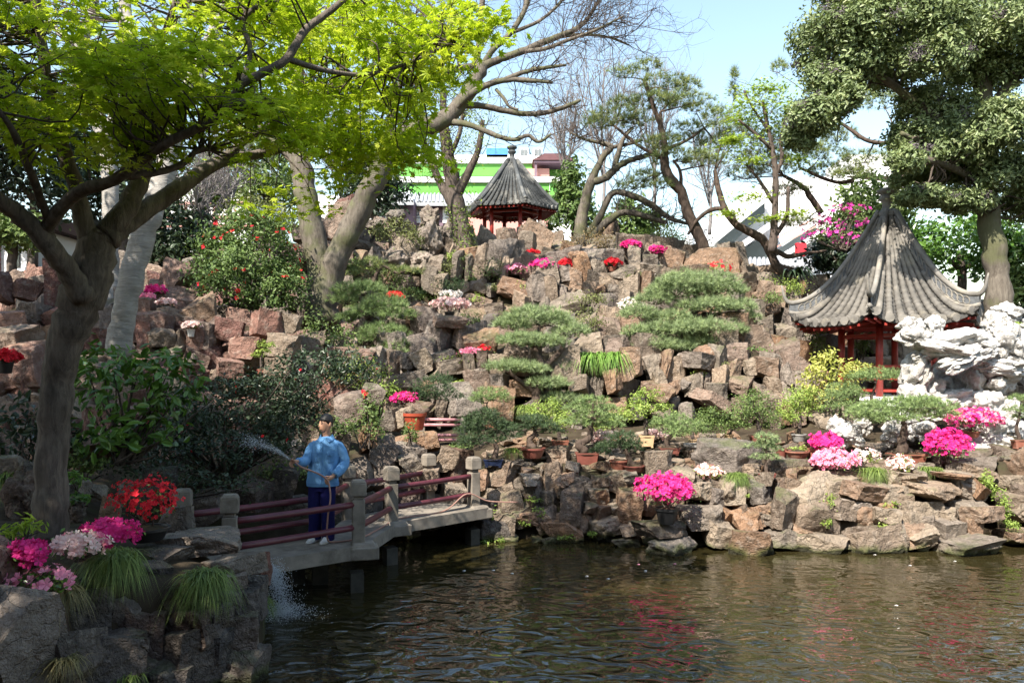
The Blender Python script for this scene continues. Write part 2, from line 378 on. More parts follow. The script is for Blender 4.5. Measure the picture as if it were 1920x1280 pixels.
def leaves(name, parent, C, N, size, tm, mt, spread=.6, kind='stuff', svar=.3, tint=None):
    C = np.asarray(C, float); n = len(C)
    if n == 0: return None
    tv, tf = T[tm]
    N = nrm(np.broadcast_to(np.asarray(N, float), (n,3)) + spread*rng.normal(size=(n,3)))
    Tg = nrm(np.cross(N, rng.normal(size=(n,3)))); B = np.cross(N, Tg)
    S = np.broadcast_to(size, (n,)) * rng.uniform(1-svar, 1+svar, n)
    V = C[:,None] + S[:,None,None]*(tv[None,:,0:1]*Tg[:,None]+tv[None,:,1:2]*B[:,None]+tv[None,:,2:3]*N[:,None])
    Fc = (tf[None] + (np.arange(n)*len(tv))[:,None,None]).reshape(-1, tf.shape[1])
    tn = np.repeat(rng.uniform(0, 1, n) if tint is None else np.clip(tint + rng.normal(0, .12, n), 0, 1), len(tv))
    return mk(name, V.reshape(-1,3), [Fc], mt, parent, False, tn, kind)
def clump_pts(c, r, n, clumps=14, sig=.28, low=-.5, fill=.15):
    """points gathered in clumps over an ellipsoid, with outward normals"""
    c = np.asarray(c, float); r = np.asarray(r, float)
    d = nrm(rng.normal(size=(clumps*3,3))); d = d[d[:,2] > low][:clumps]
    cc = d*rng.uniform(.62, .98, (len(d),1)); k = rng.integers(0, len(cc), n)
    q = cc[k] + rng.normal(size=(n,3))*sig*rng.uniform(.6,1.2,(n,1))
    m_ = rng.uniform(size=n) < fill; q[m_] = nrm(rng.normal(size=(m_.sum(),3)))*rng.uniform(.3,.9,(m_.sum(),1))
    return c + q*r, nrm(q/r*r.mean() + np.array([0,0,.45])), k/len(cc)
def pad_pts(c, r, n):
    """a cloud-pruned pad: needles standing on the upper side of a flat lump"""
    c = np.asarray(c, float); r = np.asarray(r, float)
    u = nrm(rng.normal(size=(n,3))); u[:,2] = np.where(rng.uniform(size=n) < .78, np.abs(u[:,2]), u[:,2]*.35)
    ph = rng.uniform(0, 6.28, 6)
    an = np.arctan2(u[:,1], u[:,0]); lump = 1 + .16*np.sin(3*an+ph[0]) + .10*np.sin(7*an+ph[1]) + .12*np.sin(9*u[:,2]*2+ph[2]+4*an)
    return c + u*r*(lump*rng.uniform(.78,1.05,n))[:,None], nrm(u + np.array([0,0,.7]))
# ------------------------------------------------------------------ woody skeletons
def limb_pts(spec, per=5, wob=.25):
    """spec: [(px, py, d, radius in photo px), ...] -> world points and radii"""
    pts = np.array([P(a,b,c) for a,b,c,_ in spec]); rd = np.array([r*c/F for _,_,c,r in spec])
    if spec[-1][1] < 10 and rd[-1] > .03:                # carry a stout limb on to a thin tip
        dv = nrm(pts[-1]-pts[-2]); e1 = pts[-1]+dv*rd[-1]*14+rng.normal(size=3)*rd[-1]*2; e2 = e1+(dv+[0,0,.3])*rd[-1]*14+rng.normal(size=3)*rd[-1]*3
        pts = np.vstack([pts, e1, e2]); rd = np.append(rd, [rd[-1]*.5, .006])
    q = spline(np.hstack([pts, rd[:,None]]), per); rr = np.maximum(q[:,3], .004); q = q[:,:3]
    if wob:
        nz = rng.normal(size=q.shape)*rr[:,None]*wob; nz[0] = 0; q = q + nz
        rr = rr*(1+rng.normal(size=len(rr))*.04)
    return q, rr
def woody(parent, limbs, bark, sides=10, trunk='trunk', wob=.06):
    sk = []
    for k, s in enumerate(limbs):
        q, r = limb_pts(s, 5, wob)
        b = MB(); b.tube(q, r, sides if k == 0 or r[0] > .05 else 7)
        b.build(trunk if k == 0 else 'branch', M[bark], parent, smooth=True)
        sk.append((q, r))
    return sk
def twigs(parent, sk, n, length, levels=2, bark='bark_twig', r0=.012, up=.35, start=.35, kink=.35, sub=3, bias=None, weights=None, name='twigs', only=None):
    """fine bare shoots growing from the limbs; returns the shoot tips and shoot points"""
    b = MB(); tips = []; allp = []
    ids = only if only is not None else range(len(sk)); ids = list(ids)
    L = np.array([np.linalg.norm(np.diff(sk[i][0], axis=0), axis=1).sum() for i in ids]); L = L/L.sum()
    def go(p, d, ln, r, lev):
        pts = [p]; m_ = 4
        for i in range(m_):
            d = nrm(d + rng.normal(size=3)*kink + np.array([0,0,up*.25])); p = p + d*ln/m_; pts.append(p)
        b.tube(pts, np.linspace(r, r*.35, m_+1), 3 if r < .015 else 5, cap=False); allp.extend(pts[2:])
        if lev > 1:
            for _ in range(sub):
                i = rng.integers(1, m_+1); go(pts[i], nrm(d + rng.normal(size=3)*.65), ln*rng.uniform(.45,.75), r*.55, lev-1)
        else: tips.append(pts[-1])
    for _ in range(n):
        i = ids[rng.choice(len(ids), p=L)]; q, rr = sk[i]; k = int(rng.uniform(start if i else max(start,.45), 1)*(len(q)-1)); k = min(k, len(q)-2)
        t_ = nrm(q[k+1]-q[k]); d = nrm(t_*.7 + rng.normal(size=3)*.75 + np.array([0,0,up]) + (np.array(bias) if bias is not None else 0))
        go(q[k], d, length*rng.uniform(.5,1.15), min(r0, rr[k]*.7), levels)
    b.build(name, M[bark], parent, True, 'stuff')
    return np.array(tips), np.array(allp)
# ================================================================== the setting: hillside, pond, banks
PROF = {  # photo column -> (distance, height) nodes: shore foot, shore top, terrace back, cliff top, ledge back, upper cliff top, plateau
 -900: [(10,0),(10.4,1.2),(13.5,2.2),(16,3.6),(18,4.1),(22,5.4),(28,6.5)],
 0:    [(10,0),(10.4,1.2),(13.5,2.2),(16,3.6),(18,4.1),(22,5.4),(28,6.5)],
 300:  [(11.2,0),(11.6,1.2),(14.5,2.4),(17,4.0),(19,4.4),(22,5.6),(28,7.0)],
 450:  [(11.8,0),(12.3,1.2),(15,2.2),(17.5,3.9),(19.5,4.5),(23,6.4),(28,7.4)],
 600:  [(12.9,0),(13.4,1.3),(15.5,2.1),(17.5,3.3),(19.5,4.2),(23.5,6.6),(28,7.5)],
 800:  [(14,0),(14.5,1.2),(16,1.7),(17.8,3.4),(19.5,4.3),(23.5,6.5),(28,7.4)],
 1000: [(13.7,0),(14.1,1.15),(16.5,1.7),(17.8,3.2),(19.5,4.1),(22.5,5.9),(27.3,7.35)],
 1200: [(13.5,0),(14.0,1.15),(16.5,1.7),(18.2,3.2),(20,4.2),(22.5,5.9),(27.5,7.2)],
 1400: [(12.95,0),(13.5,1.1),(16.5,1.7),(18.3,3.6),(20.5,4.3),(23,5.5),(28,6.4)],
 1550: [(12.85,0),(13.4,1.1),(16.8,1.75),(18,2.2),(22,2.3),(23.5,4.8),(28,6.0)],
 1700: [(12.85,0),(13.4,1.1),(16.5,1.7),(17.5,2.1),(22.5,2.15),(24.5,4.3),(29,5.0)],
 1835: [(12.95,0),(13.4,1.1),(16.0,1.7),(17.5,2.1),(22.5,2.15),(24.5,4.1),(29,5.0)],
 1850: [(14.2,0),(14.4,1.1),(16.0,1.7),(17.5,2.1),(22.5,2.15),(24.5,4.1),(29,5.0)],
 1872: [(14.2,0),(14.4,1.2),(16.0,1.7),(17.5,2.1),(22.5,2.15),(24.5,4.1),(29,5.0)],
 1885: [(13.2,0),(13.7,1.4),(15.5,1.7),(17.5,2.1),(22.5,2.2),(24.5,4.0),(29,5.0)],
 2900: [(13.2,0),(13.7,1.4),(15.5,1.7),(17.5,2.1),(22.5,2.2),(24.5,4.0),(29,5.0)],
}
PK = sorted(PROF)
for k in (450,600,800,1000,1200,1400):           # terraces with steep faces between them
    a_ = PROF[k]; a_[2] = (a_[3][0]-.75, a_[2][1]+.1); a_[4] = (a_[5][0]-1.15, a_[4][1]+.15)
PA = np.array([[(d, z) for d, z in PROF[k]] for k in PK], float)
def prof(px):
    a = np.stack([[np.interp(px, PK, PA[:,i,j]) for j in (0,1)] for i in range(7)])
    return a
def surf(px, seg, u):
    a = prof(px); d, z = a[seg]*(1-u) + a[seg+1]*u
    return PZ(px, d, z), d
def hit(px, py):
    """distance at which the view ray through a pixel meets the hillside"""
    a = np.vstack([prof(px), [[34, prof(px)[6][1]]]]); yy = HZ + F*(CZ - a[:,1])/a[:,0]
    for i in range(len(a)-1):
        if yy[i] >= py >= yy[i+1]:
            u = (yy[i]-py)/(yy[i]-yy[i+1]+1e-9); return a[i,0]*(1-u)+a[i+1,0]*u
    return a[0,0] if py > yy[0] else a[-2,0]
def H(px, d):
    a = prof(px); return float(np.interp(d, a[:,0], a[:,1]))
cols = np.unique(np.concatenate([np.arange(-900, 2901, 30.), [1835,1850,1872,1885]])); sub = 7; V = []
for c in cols:
    a = prof(c); a = np.vstack([[a[0][0]-.1, -1.5], a, [[34, a[6][1]], [60, 3.0], [420, 3.0]]])
    row = []
    for i in range(len(a)-1):
        for u in np.linspace(0, 1, sub, endpoint=False):
            d, z = a[i]*(1-u)+a[i+1]*u
            p_ = PZ(c, d, z); nz = mnoise.noise_vector(Vector(p_*1.3)); k = .14 if 0 < i < 8 else 0.
            row.append(p_ + np.array(nz)*k - np.array([0,-.12,.05]))
    row.append(PZ(c, *a[-1])); V.append(row)
R_ = len(V[0]); n_ = len(cols); V = np.array(V).reshape(-1,3)
ii, jj = np.meshgrid(np.arange(n_-1), np.arange(R_-1), indexing='ij'); ii, jj = ii.ravel(), jj.ravel()
fq = np.stack([ii*R_+jj, (ii+1)*R_+jj, (ii+1)*R_+jj+1, ii*R_+jj+1], 1)
tag(mk('hillside_ground', V, [fq], M['soil'], None, True), kind='structure')
wv = MB(); wv.add([(-90,-1,0),(90,-1,0),(90,17,0),(-90,17,0)], [np.array([[0,1,2,3]])])
tag(wv.build('pond_water', M['water']), kind='structure')
nb = MB(); nb.box((0,-100.2,-.3),(400,200,3.0)); nb.box((0,0.1,-.55),(400,.8,2.9))
tag(nb.build('near_bank_ground', M['soil']), kind='structure')

# bank on which the maple stands: rows of (distance, height) per photo column
BK = {-1500:[(5.2,-.6),(5.6,1.0),(7.5,1.3),(9.0,1.3),(10.8,1.25)], 0:[(5.6,-.6),(6.0,1.0),(7.4,1.3),(8.8,1.25),(10.8,1.25)],
      150:[(6.6,-.6),(6.8,1.0),(7.6,1.28),(8.8,1.2),(10.9,1.2)], 330:[(7.1,-.6),(7.3,.95),(7.8,1.05),(9.0,.95),(11.0,.6)],
      440:[(7.4,-.6),(7.6,.85),(8.0,.9),(9.0,.62),(9.4,-.6)], 490:[(8.2,-.6),(8.4,.5),(8.7,.6),(9.1,.5),(9.4,-.6)], 505:[(8.8,-.7),(8.85,-.65),(8.9,-.62),(8.95,-.65),(9.0,-.7)]}
bk = sorted(BK); cols = np.unique(np.concatenate([np.linspace(-1500, 505, 60), np.linspace(0,505,40)])); V = []
for c in cols:
    a = np.array([[np.interp(c, bk, [BK[k][i][j] for k in bk]) for j in (0,1)] for i in range(5)]); row = []
    for i in range(4):
        for u in np.linspace(0,1,6,endpoint=(i==3)):
            d, z = a[i]*(1-u)+a[i+1]*u; p_ = PZ(c, d, z); row.append(p_ + np.array(mnoise.noise_vector(Vector(p_*1.7)))*.08)
    V.append(row)
R_ = len(V[0]); n_ = len(cols); V = np.array(V).reshape(-1,3)
ii, jj = np.meshgrid(np.arange(n_-1), np.arange(R_-1), indexing='ij'); ii, jj = ii.ravel(), jj.ravel()
tag(mk('maple_bank_ground', V, [np.stack([ii*R_+jj,(ii+1)*R_+jj,(ii+1)*R_+jj+1,ii*R_+jj+1],1)], M['soil'], None, True), kind='structure')
def bank_z(px, d):
    a = np.array([[np.interp(px, bk, [BK[k][i][j] for k in bk]) for j in (0,1)] for i in range(5)]); return float(np.interp(d, a[:,0], a[:,1]))

# ------------------------------------------------------------------ rocks
import bmesh
def ico(sub_):
    bm = bmesh.new(); bmesh.ops.create_icosphere(bm, subdivisions=sub_, radius=1.0); bm.verts.ensure_lookup_table()
    v = np.array([x.co[:] for x in bm.verts]); f = np.array([[q.index for q in x.verts] for x in bm.faces]); bm.free(); return v, f
IV, IF = ico(5)
def noise_arr(V, s, off):
    return np.array([mnoise.fractal(Vector(v*s + off), 1.0, 2.0, 4) for v in V])
def angular_rock(seed):
    r = np.random.default_rng(seed); v = IV*1.75
    R0 = np.array(Matrix.Rotation(r.uniform(-.4,.4), 3, 'Z') @ Matrix.Rotation(r.uniform(-.25,.25), 3, 'X') @ Matrix.Rotation(r.uniform(-.25,.25), 3, 'Y'))
    pl = [(np.array(a, float), r.uniform(.82,1.0)) for a in ((1,0,0),(-1,0,0),(0,1,0),(0,-1,0),(0,0,1),(0,0,-1))]
    pl = [(nrm(R0 @ a + r.normal(size=3)*.13), d) for a, d in pl]
    for _ in range(r.integers(4, 8)): pl.append((nrm(r.normal(size=3)), r.uniform(.92,1.25)))
    for _ in range(2):
        for n, d in pl:
            k = v @ n - d; v = v - np.maximum(k, 0)[:,None]*n[None]*.97
    off = r.uniform(-50,50,3)
    n1 = noise_arr(v, 1.4, off); n2 = noise_arr(v, 4.5, off+9)
    ter = np.sin((v @ nrm(r.normal(size=3)*np.array([.4,.4,1])))*r.uniform(6,11) + n1*2.5)      # bedding layers
    dn = nrm(v); v = v + dn*(n1*.10 + n2*.045 + ter*.018)[:,None]
    v = v/np.abs(v).max(0); return v
def karst_rock(seed):
    r = np.random.default_rng(seed); v = IV.copy(); off = r.uniform(-50,50,3)
    n1 = noise_arr(v, 1.1, off); n2 = noise_arr(v, 1.9, off+7); n3 = noise_arr(v, 7., off+17)
    rid = 1-np.abs(n2)*2
    v = v*(1 + n1*.5 + rid*.12 + n3*.018)[:,None]
    for _ in range(4):                                              # scooped hollows
        c = nrm(r.normal(size=3))*r.uniform(.9,1.15); rad = r.uniform(.25,.5); q = np.linalg.norm(v-c, axis=1); k = np.clip(1-q/rad, 0, 1)
        v = v*(1-.42*k**.7)[:,None]
    v = v/np.abs(v).max(0); return v
def rock_mesh(v, name, mt, ang):
    me = raw_mesh(v, [IF], True, None, name); me.set_sharp_from_angle(angle=math.radians(ang)); me.materials.append(mt); return me
NV = 16
ROCK_V = [angular_rock(100+i) for i in range(NV)]
KARST_V = [karst_rock(300+i) for i in range(9)]
RM = {k: [rock_mesh(v, 'stone_'+k, M[k], 38) for v in ROCK_V] for k in ('rock','rock_red','rock_grey','rock_bank')}
RM['rock_white'] = [rock_mesh(v, 'limestone', M['rock_white'], 60) for v in KARST_V]
RM['karst_grey'] = [rock_mesh(v, 'karst', M['rock_grey'], 60) for v in KARST_V]
RM['karst_bank'] = [rock_mesh(v, 'karst_b', M['rock_bank'], 60) for v in KARST_V]
def rock(parent, c, s, kind='rock', rz=None, tilt=.12, var=None, name='rock'):
    L = RM[kind]; me = L[rng.integers(len(L)) if var is None else var % len(L)]
    o = bpy.data.objects.new(name, me); COL.objects.link(o); o.parent = parent
    o.location = tuple(np.asarray(c, float) - org(parent)); o.scale = tuple(s)
    o.rotation_euler = (rng.normal()*tilt, rng.normal()*tilt, (rng.integers(2)*math.pi + rng.normal()*.25) if rz is None else rz)
    return o
def rock_px(parent, px, py, w_, h_, d, kind='rock', dep=None, **kw):
    sx_, sz_ = w_/2*d/F, h_/2*d/F; dep = dep if dep else max(.25, .5*(sx_+sz_))
    return rock(parent, P(px,py,d), (sx_*1.13, dep, sz_*1.13), kind, **kw)
shore = thing('shore_rockery', (0,0,0), kind='structure')
lower = thing('lower_cliff', (0,0,0), kind='structure')
upper = thing('upper_cliff', (0,0,0), kind='structure')
lefth = thing('left_hillside', (0,0,0), kind='structure')
bankr = thing('maple_bank', (0,0,0), kind='structure')
SH = [(932,898,62,40),(1017,890,98,28),(1100,886,80,18),(1159,902,67,44),(1049,859,46,42),(1230,871,54,46),(938,942,62,66),(996,912,56,44),(1074,916,62,42),
 (1120,927,44,28),(1073,946,44,14),(1123,957,56,30),(1179,950,52,62),(1026,975,42,50),(1035,1018,40,26),(1005,1016,22,18),(1179,993,30,22),(1239,990,94,28),(1132,1004,36,22),
 (1180,1020,50,20),(1262,1024,90,30),(905,962,26,22),(906,990,24,16),(948,1012,50,22),(975,965,50,44),(1080,985,60,40),
 (1358,857,118,62),(1282,893,42,30),(1313,968,78,44),(1339,930,36,36),(1375,930,44,40),(1307,920,34,34),(1421,922,52,44),(1453,915,18,28),(1479,920,38,50),(1481,875,82,38),
 (1516,918,36,32),(1565,910,78,46),(1588,922,24,36),(1397,975,56,46),(1435,962,34,38),(1396,1013,66,30),(1465,990,40,40),(1443,1010,30,26),(1505,1003,60,34),(1517,970,48,36),
 (1594,955,52,40),(1612,1003,62,36),(1548,975,40,50),(1345,1000,50,50),(1560,1015,50,22),
 (1630,925,64,40),(1687,899,70,30),(1685,937,52,40),(1730,953,42,30),(1754,923,64,38),(1790,900,66,28),(1815,920,58,30),(1810,956,54,32),(1673,973,52,28),
 (1703,1005,76,50),(1770,1000,60,52),(1816,992,38,44),(1819,877,94,36),(1826,851,66,22),(1892,865,62,56),(1896,908,52,30),(1902,1005,46,28),(1897,938,56,30),(1908,962,44,28),
 (1630,1029,98,18),(1725,975,60,30),(1650,955,40,30),(1530,940,40,30),(1945,930,60,60),(1960,985,70,50),(1950,870,60,50),(2010,920,70,120)]
def shore_d(px, py):
    base = np.interp(px, [860,1000,1150,1200,1250,1300,1400,1830,1880,2000], [13.6,13.5,13.4,13.0,12.6,12.75,12.85,12.8,13.0,13.1])
    return base + max(0, (1030-py))/135*.62 + (max(0, 905-py)/45*.55)
for (a,b,w_,h_) in SH:
    d = shore_d(a,b)
    k = 'rock' if rng.uniform() < .85 else 'rock_grey'
    rock_px(shore, a, b, w_*1.06, h_*1.06, d+.12, k, dep=max(.3, .45*(w_+h_)/2*d/F))
def course(parent, px0, px1, seg, hmean, wmean, kind, u0=0., u1=1., skip=None, out=.10, mixk=None, dep=.32, low=1.):
    """lay stones in rough courses up one face of the hill"""
    pm = (px0+px1)/2; a = prof(pm); L = np.linalg.norm(a[seg+1]-a[seg])*(u1-u0); rows = max(1, int(round(L/hmean)))
    for r in range(rows):
        u = u0 + (u1-u0)*(r+.5)/rows; d = surf(pm, seg, u)[1]; px = px0 + rng.uniform(0, 30)
        while px < px1:
            w_ = wmean*rng.choice([.55,.8,1.,1.3,1.9], p=[.25,.25,.2,.2,.1])*rng.uniform(.85,1.15); wpx = w_*F/d; c = px+wpx/2
            if not (skip and any(s0 < c < s1 for s0, s1 in skip)):
                uu = np.clip(u + rng.normal()*.05, 0, 1); q, dd = surf(c, seg, uu); h_ = hmean*rng.choice([.6,.9,1.2,1.7], p=[.2,.4,.3,.1])*rng.uniform(.9,1.15)
                steep = abs(prof(c)[seg+1][1]-prof(c)[seg][1])/(np.linalg.norm(prof(c)[seg+1]-prof(c)[seg])+1e-6)
                kk = kind if not mixk or rng.uniform() > .3 else mixk
                rock(parent, q + np.array([0, -out + rng.normal()*.13, rng.normal()*.04 - (1-steep)*.10]), (w_*.58, dep*rng.uniform(.8,1.3), h_*.58*low), kk, tilt=.16)
            px += wpx*rng.uniform(.86,1.0)
course(shore, 880, 1835, 0, .36, .46, 'rock', out=-.10)             # stones deeper in the joints of the shore wall
course(shore, 1880, 2200, 0, .4, .55, 'rock', out=.0)
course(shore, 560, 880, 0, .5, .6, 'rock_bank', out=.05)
course(shore, 900, 1900, 1, .42, .34, 'rock', u0=.02, u1=.75, out=0, low=.42)
course(lower, 620, 1500, 2, .55, .46, 'rock', mixk='rock_grey', out=.16)
course(lower, 640, 1560, 3, .9, .7, 'rock', mixk='rock_grey', out=.0)
course(lower, 1500, 1560, 2, .5, .5, 'rock')
course(upper, 600, 1560, 4, .62, .46, 'rock', mixk='rock_grey', out=.15)
course(upper, 560, 1500, 5, 1.0, .8, 'rock', u0=.0, u1=.8, mixk='rock_grey', out=.05)
course(upper, 1540, 2100, 4, .7, .7, 'rock', out=.15)
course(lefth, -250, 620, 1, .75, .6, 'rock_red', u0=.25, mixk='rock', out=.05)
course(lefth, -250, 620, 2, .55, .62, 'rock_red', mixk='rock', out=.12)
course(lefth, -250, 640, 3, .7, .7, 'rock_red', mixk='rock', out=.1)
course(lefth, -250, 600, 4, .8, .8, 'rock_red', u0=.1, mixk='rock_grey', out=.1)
# single stones that stand out
for a in [(1190,489,26,56,22.2),(1216,500,34,44,22.2),(1182,683,42,62,17.4),(1145,655,40,50,18.6),(1150,715,30,44,17.2),(1085,720,40,38,17.2),(1005,500,36,44,22.3),(1025,520,46,60,22),(1075,530,44,70,22),
          (1110,530,40,60,22),(1140,540,34,56,22),(1160,515,40,40,22.4),(1325,680,50,62,18.0),(1372,700,28,44,17.9),(1410,690,40,40,18),(1440,690,34,56,18),(1260,700,60,60,17.9),
          (1235,735,60,38,17.3),(1300,720,34,46,17.6),(1340,740,44,44,17.5),(925,470,60,50,25.5),(957,465,40,40,25.5),(905,480,40,40,25)]:
    rock_px(lower if a[1] > 600 else upper, *a[:5], kind='rock')
for (a,b,c,d,e) in [(800,612,60,80,18.6),(845,602,66,26,18.2),(820,640,50,60,18.4),(865,635,40,50,18.4),(790,660,60,70,18.2),(835,680,60,50,18.0),(745,660,40,70,18),(760,700,50,60,17.7),(720,700,40,70,17.6),(845,735,90,40,17.0),(905,720,70,50,17.1),(870,760,60,40,16.6)]:
    rock_px(lower, a,b,c,d,e, 'rock_grey')
for (a,b,w_,h_,e) in [(640,420,46,90,23.2),(655,400,40,60,23.3),(622,430,34,60,23.4),(635,480,60,60,22.8),(600,460,30,60,23.5),(560,440,30,40,23.6)]:
    rock_px(upper, a,b,w_,h_,e, 'rock_red')
for (a,b,w_,h_,e) in [(806,412,44,50,24.2),(806,455,52,80,23.6),(735,490,60,60,23),(852,420,34,36,24.6),(845,440,30,60,24),(790,490,50,40,23),(740,405,40,30,24.6),(700,425,40,26,24.4)]:
    rock_px(upper, a,b,w_,h_,e, 'karst_grey')
rock_px(upper, 977,440,22,40,25.3, 'karst_grey'); rock_px(upper, 975,462,36,30,25.2,'rock')
# red blocks on the shaded left slope
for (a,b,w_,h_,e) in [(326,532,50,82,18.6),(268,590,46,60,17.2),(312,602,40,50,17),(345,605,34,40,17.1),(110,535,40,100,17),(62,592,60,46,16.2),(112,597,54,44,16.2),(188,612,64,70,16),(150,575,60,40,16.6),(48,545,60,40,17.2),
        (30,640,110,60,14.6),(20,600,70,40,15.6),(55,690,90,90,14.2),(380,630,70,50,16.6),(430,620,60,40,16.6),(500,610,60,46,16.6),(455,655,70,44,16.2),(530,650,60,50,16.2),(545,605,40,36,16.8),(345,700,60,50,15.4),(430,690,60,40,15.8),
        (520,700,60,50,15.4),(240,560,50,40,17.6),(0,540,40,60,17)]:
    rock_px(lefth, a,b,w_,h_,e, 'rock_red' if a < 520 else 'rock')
for (a,b,w_,h_,e) in [(655,768,64,66,14.2),(600,770,60,44,14.2),(690,820,40,60,13.8),(640,830,36,70,13.6),(715,850,60,70,13.9),(780,828,86,46,14.9),(765,850,60,36,14.4),(770,870,46,40,14.0),(840,862,40,44,14.2),(800,900,60,40,13.9),(675,890,50,60,13.6),(610,850,60,60,13.4),(730,790,30,40,15.2),(760,785,34,44,15.2),(800,960,70,40,14),(850,930,50,50,14),(700,740,40,40,15.6),(545,860,60,70,13)]:
    rock_px(lefth, a,b,w_,h_,e, 'rock_grey' if a % 2 else 'rock')
# bank stones under and beside the maple
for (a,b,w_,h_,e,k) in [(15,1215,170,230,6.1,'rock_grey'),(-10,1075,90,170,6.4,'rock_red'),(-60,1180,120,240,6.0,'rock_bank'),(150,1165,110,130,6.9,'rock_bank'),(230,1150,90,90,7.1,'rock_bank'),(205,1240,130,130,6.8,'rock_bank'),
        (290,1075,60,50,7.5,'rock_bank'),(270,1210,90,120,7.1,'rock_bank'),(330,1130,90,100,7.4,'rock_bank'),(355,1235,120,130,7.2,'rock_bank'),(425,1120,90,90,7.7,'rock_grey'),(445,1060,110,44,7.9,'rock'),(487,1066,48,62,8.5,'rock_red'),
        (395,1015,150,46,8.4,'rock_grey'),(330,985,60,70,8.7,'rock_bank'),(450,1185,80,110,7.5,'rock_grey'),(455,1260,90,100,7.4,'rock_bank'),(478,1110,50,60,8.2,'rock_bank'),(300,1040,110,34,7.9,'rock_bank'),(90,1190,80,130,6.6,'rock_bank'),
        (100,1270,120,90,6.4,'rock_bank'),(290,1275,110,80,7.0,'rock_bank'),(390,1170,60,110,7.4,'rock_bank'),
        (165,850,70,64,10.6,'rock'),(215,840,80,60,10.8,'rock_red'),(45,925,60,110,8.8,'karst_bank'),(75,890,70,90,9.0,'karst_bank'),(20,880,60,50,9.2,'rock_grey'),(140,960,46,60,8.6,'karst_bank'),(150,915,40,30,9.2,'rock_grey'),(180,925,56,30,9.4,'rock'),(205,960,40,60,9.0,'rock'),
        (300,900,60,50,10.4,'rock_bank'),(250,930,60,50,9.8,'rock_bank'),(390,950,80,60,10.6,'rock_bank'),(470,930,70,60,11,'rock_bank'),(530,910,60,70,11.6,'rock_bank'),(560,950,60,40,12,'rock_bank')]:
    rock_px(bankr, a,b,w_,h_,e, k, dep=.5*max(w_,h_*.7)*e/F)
for k in range(26):                                             # stones lining the foot of the bank
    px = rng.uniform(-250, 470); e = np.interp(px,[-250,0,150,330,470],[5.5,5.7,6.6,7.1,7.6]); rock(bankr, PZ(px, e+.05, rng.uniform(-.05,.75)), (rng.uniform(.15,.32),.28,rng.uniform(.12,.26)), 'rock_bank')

# white limestone formation beside the pavilion
wr = thing('white_limestone_formation', PZ(1800,15.6,1.5), "tall white limestone rock formation with hollows standing in front of the pavilion", "rock")
for (a,b,w_,h_,e) in [(1708,612,44,34,15.4),(1752,610,34,36,15.5),(1720,636,66,38,15.2),(1775,634,80,34,15.2),(1830,640,80,40,15.3),(1868,610,44,44,15.6),(1888,640,50,70,15.5),(1760,655,90,28,15.0),(1795,672,90,34,15.0),
       (1735,665,50,26,15.2),(1838,668,70,26,15.1),(1815,662,30,30,14.9),(1870,690,90,30,15.3),(1718,700,40,90,15.4),(1740,725,44,70,15.5),(1780,715,70,80,15.9),(1822,715,40,60,15.5),(1712,745,50,50,15.3),(1770,755,100,36,15.5),
       (1868,715,60,60,15.5),(1850,755,50,56,15.3),(1880,775,56,60,15.3),(1830,745,50,40,15.5),(1895,810,50,60,15.2),(1862,805,80,50,15.1),(1830,840,110,40,14.9),(1880,838,80,44,14.9),(1905,672,60,60,15.6),(1930,650,80,60,16),(1960,700,80,90,16.4),
       (1740,778,70,34,15.4),(1800,785,70,40,15.4),(1700,772,40,30,15.6),(1890,590,60,34,17.5),(1950,620,60,60,16.6)]:
    rock_px(wr, a,b,w_*1.1,h_*1.1,e, 'rock_white', name='stone', dep=.38*(w_+h_)*e/F*.75, tilt=.25)
for (a,b,w_,h_,e) in [(1690,800,60,60,15.3),(1590,818,60,50,14.7),(1570,800,40,44,15.2),(1672,818,40,44,14.8),(1735,810,50,44,15.1),(1615,800,40,40,15.6)]:
    o = rock_px(None, a,b,w_,h_,e,'rock_white',name='limestone_rock')
    tag(o, {1690:"white limestone boulder behind the flat-crowned pine trunk",1590:"white limestone boulder behind the magenta azalea",1570:"white limestone boulder under the round juniper",1672:"white limestone boulder left of the thick dark bonsai trunk",1735:"white limestone boulder between flat-crowned pine and hot pink azalea",1615:"small white limestone boulder under the yellow-green shrub"}[a], "rock", "white boulders among the bonsai")

# ================================================================== zigzag bridge
DZ = .62
bp_ = {k: PZ(px, d, DZ) for k, (px, d) in dict(P1=(343,9.66),P2=(431,9.23),P3=(672,10.5),P5=(734,12.0),P6=(888,13.4),P4=(652,12.3),P7=(804,13.9),P8=(606,11.05)).items()}
br = thing('zigzag_footbridge', (bp_['P3'][0], bp_['P3'][1], 0), "concrete zigzag footbridge with maroon pipe rails over the pond", "bridge")
def slab(name, pts, z1, z0, mt=M['concrete']):
    n = len(pts); V = [(*p[:2], z0) for p in pts]+[(*p[:2], z1) for p in pts]
    b = MB(); b.add(V, [np.array([[i,(i+1)%n,n+(i+1)%n,n+i] for i in range(n)])])
    b.add([(*p[:2], z1) for p in pts], [np.array([list(range(n))])]); b.add([(*p[:2], z0) for p in pts], [np.array([list(range(n))[::-1]])])
    return b.build(name, mt, br)
def sh(k, dx, dy): return bp_[k] + np.array([dx,dy,0])
lf = sh('P2',-.25,-.15); lb = sh('P1',-.25,-.05)
slab('deck_slab', [lf, sh('P3',.06,-.14), sh('P8',.0,.12), lb], DZ, DZ-.17)
slab('deck_slab', [sh('P3',.07,-.13), sh('P5',.10,-.03), sh('P4',-.06,.10), sh('P8',.01,.13)], DZ-.004, DZ-.174)
slab('deck_slab', [sh('P5',.105,-.03), sh('P6',.25,-.10), sh('P7',.2,.12), sh('P4',-.06,.11)], DZ+.003, DZ-.167)
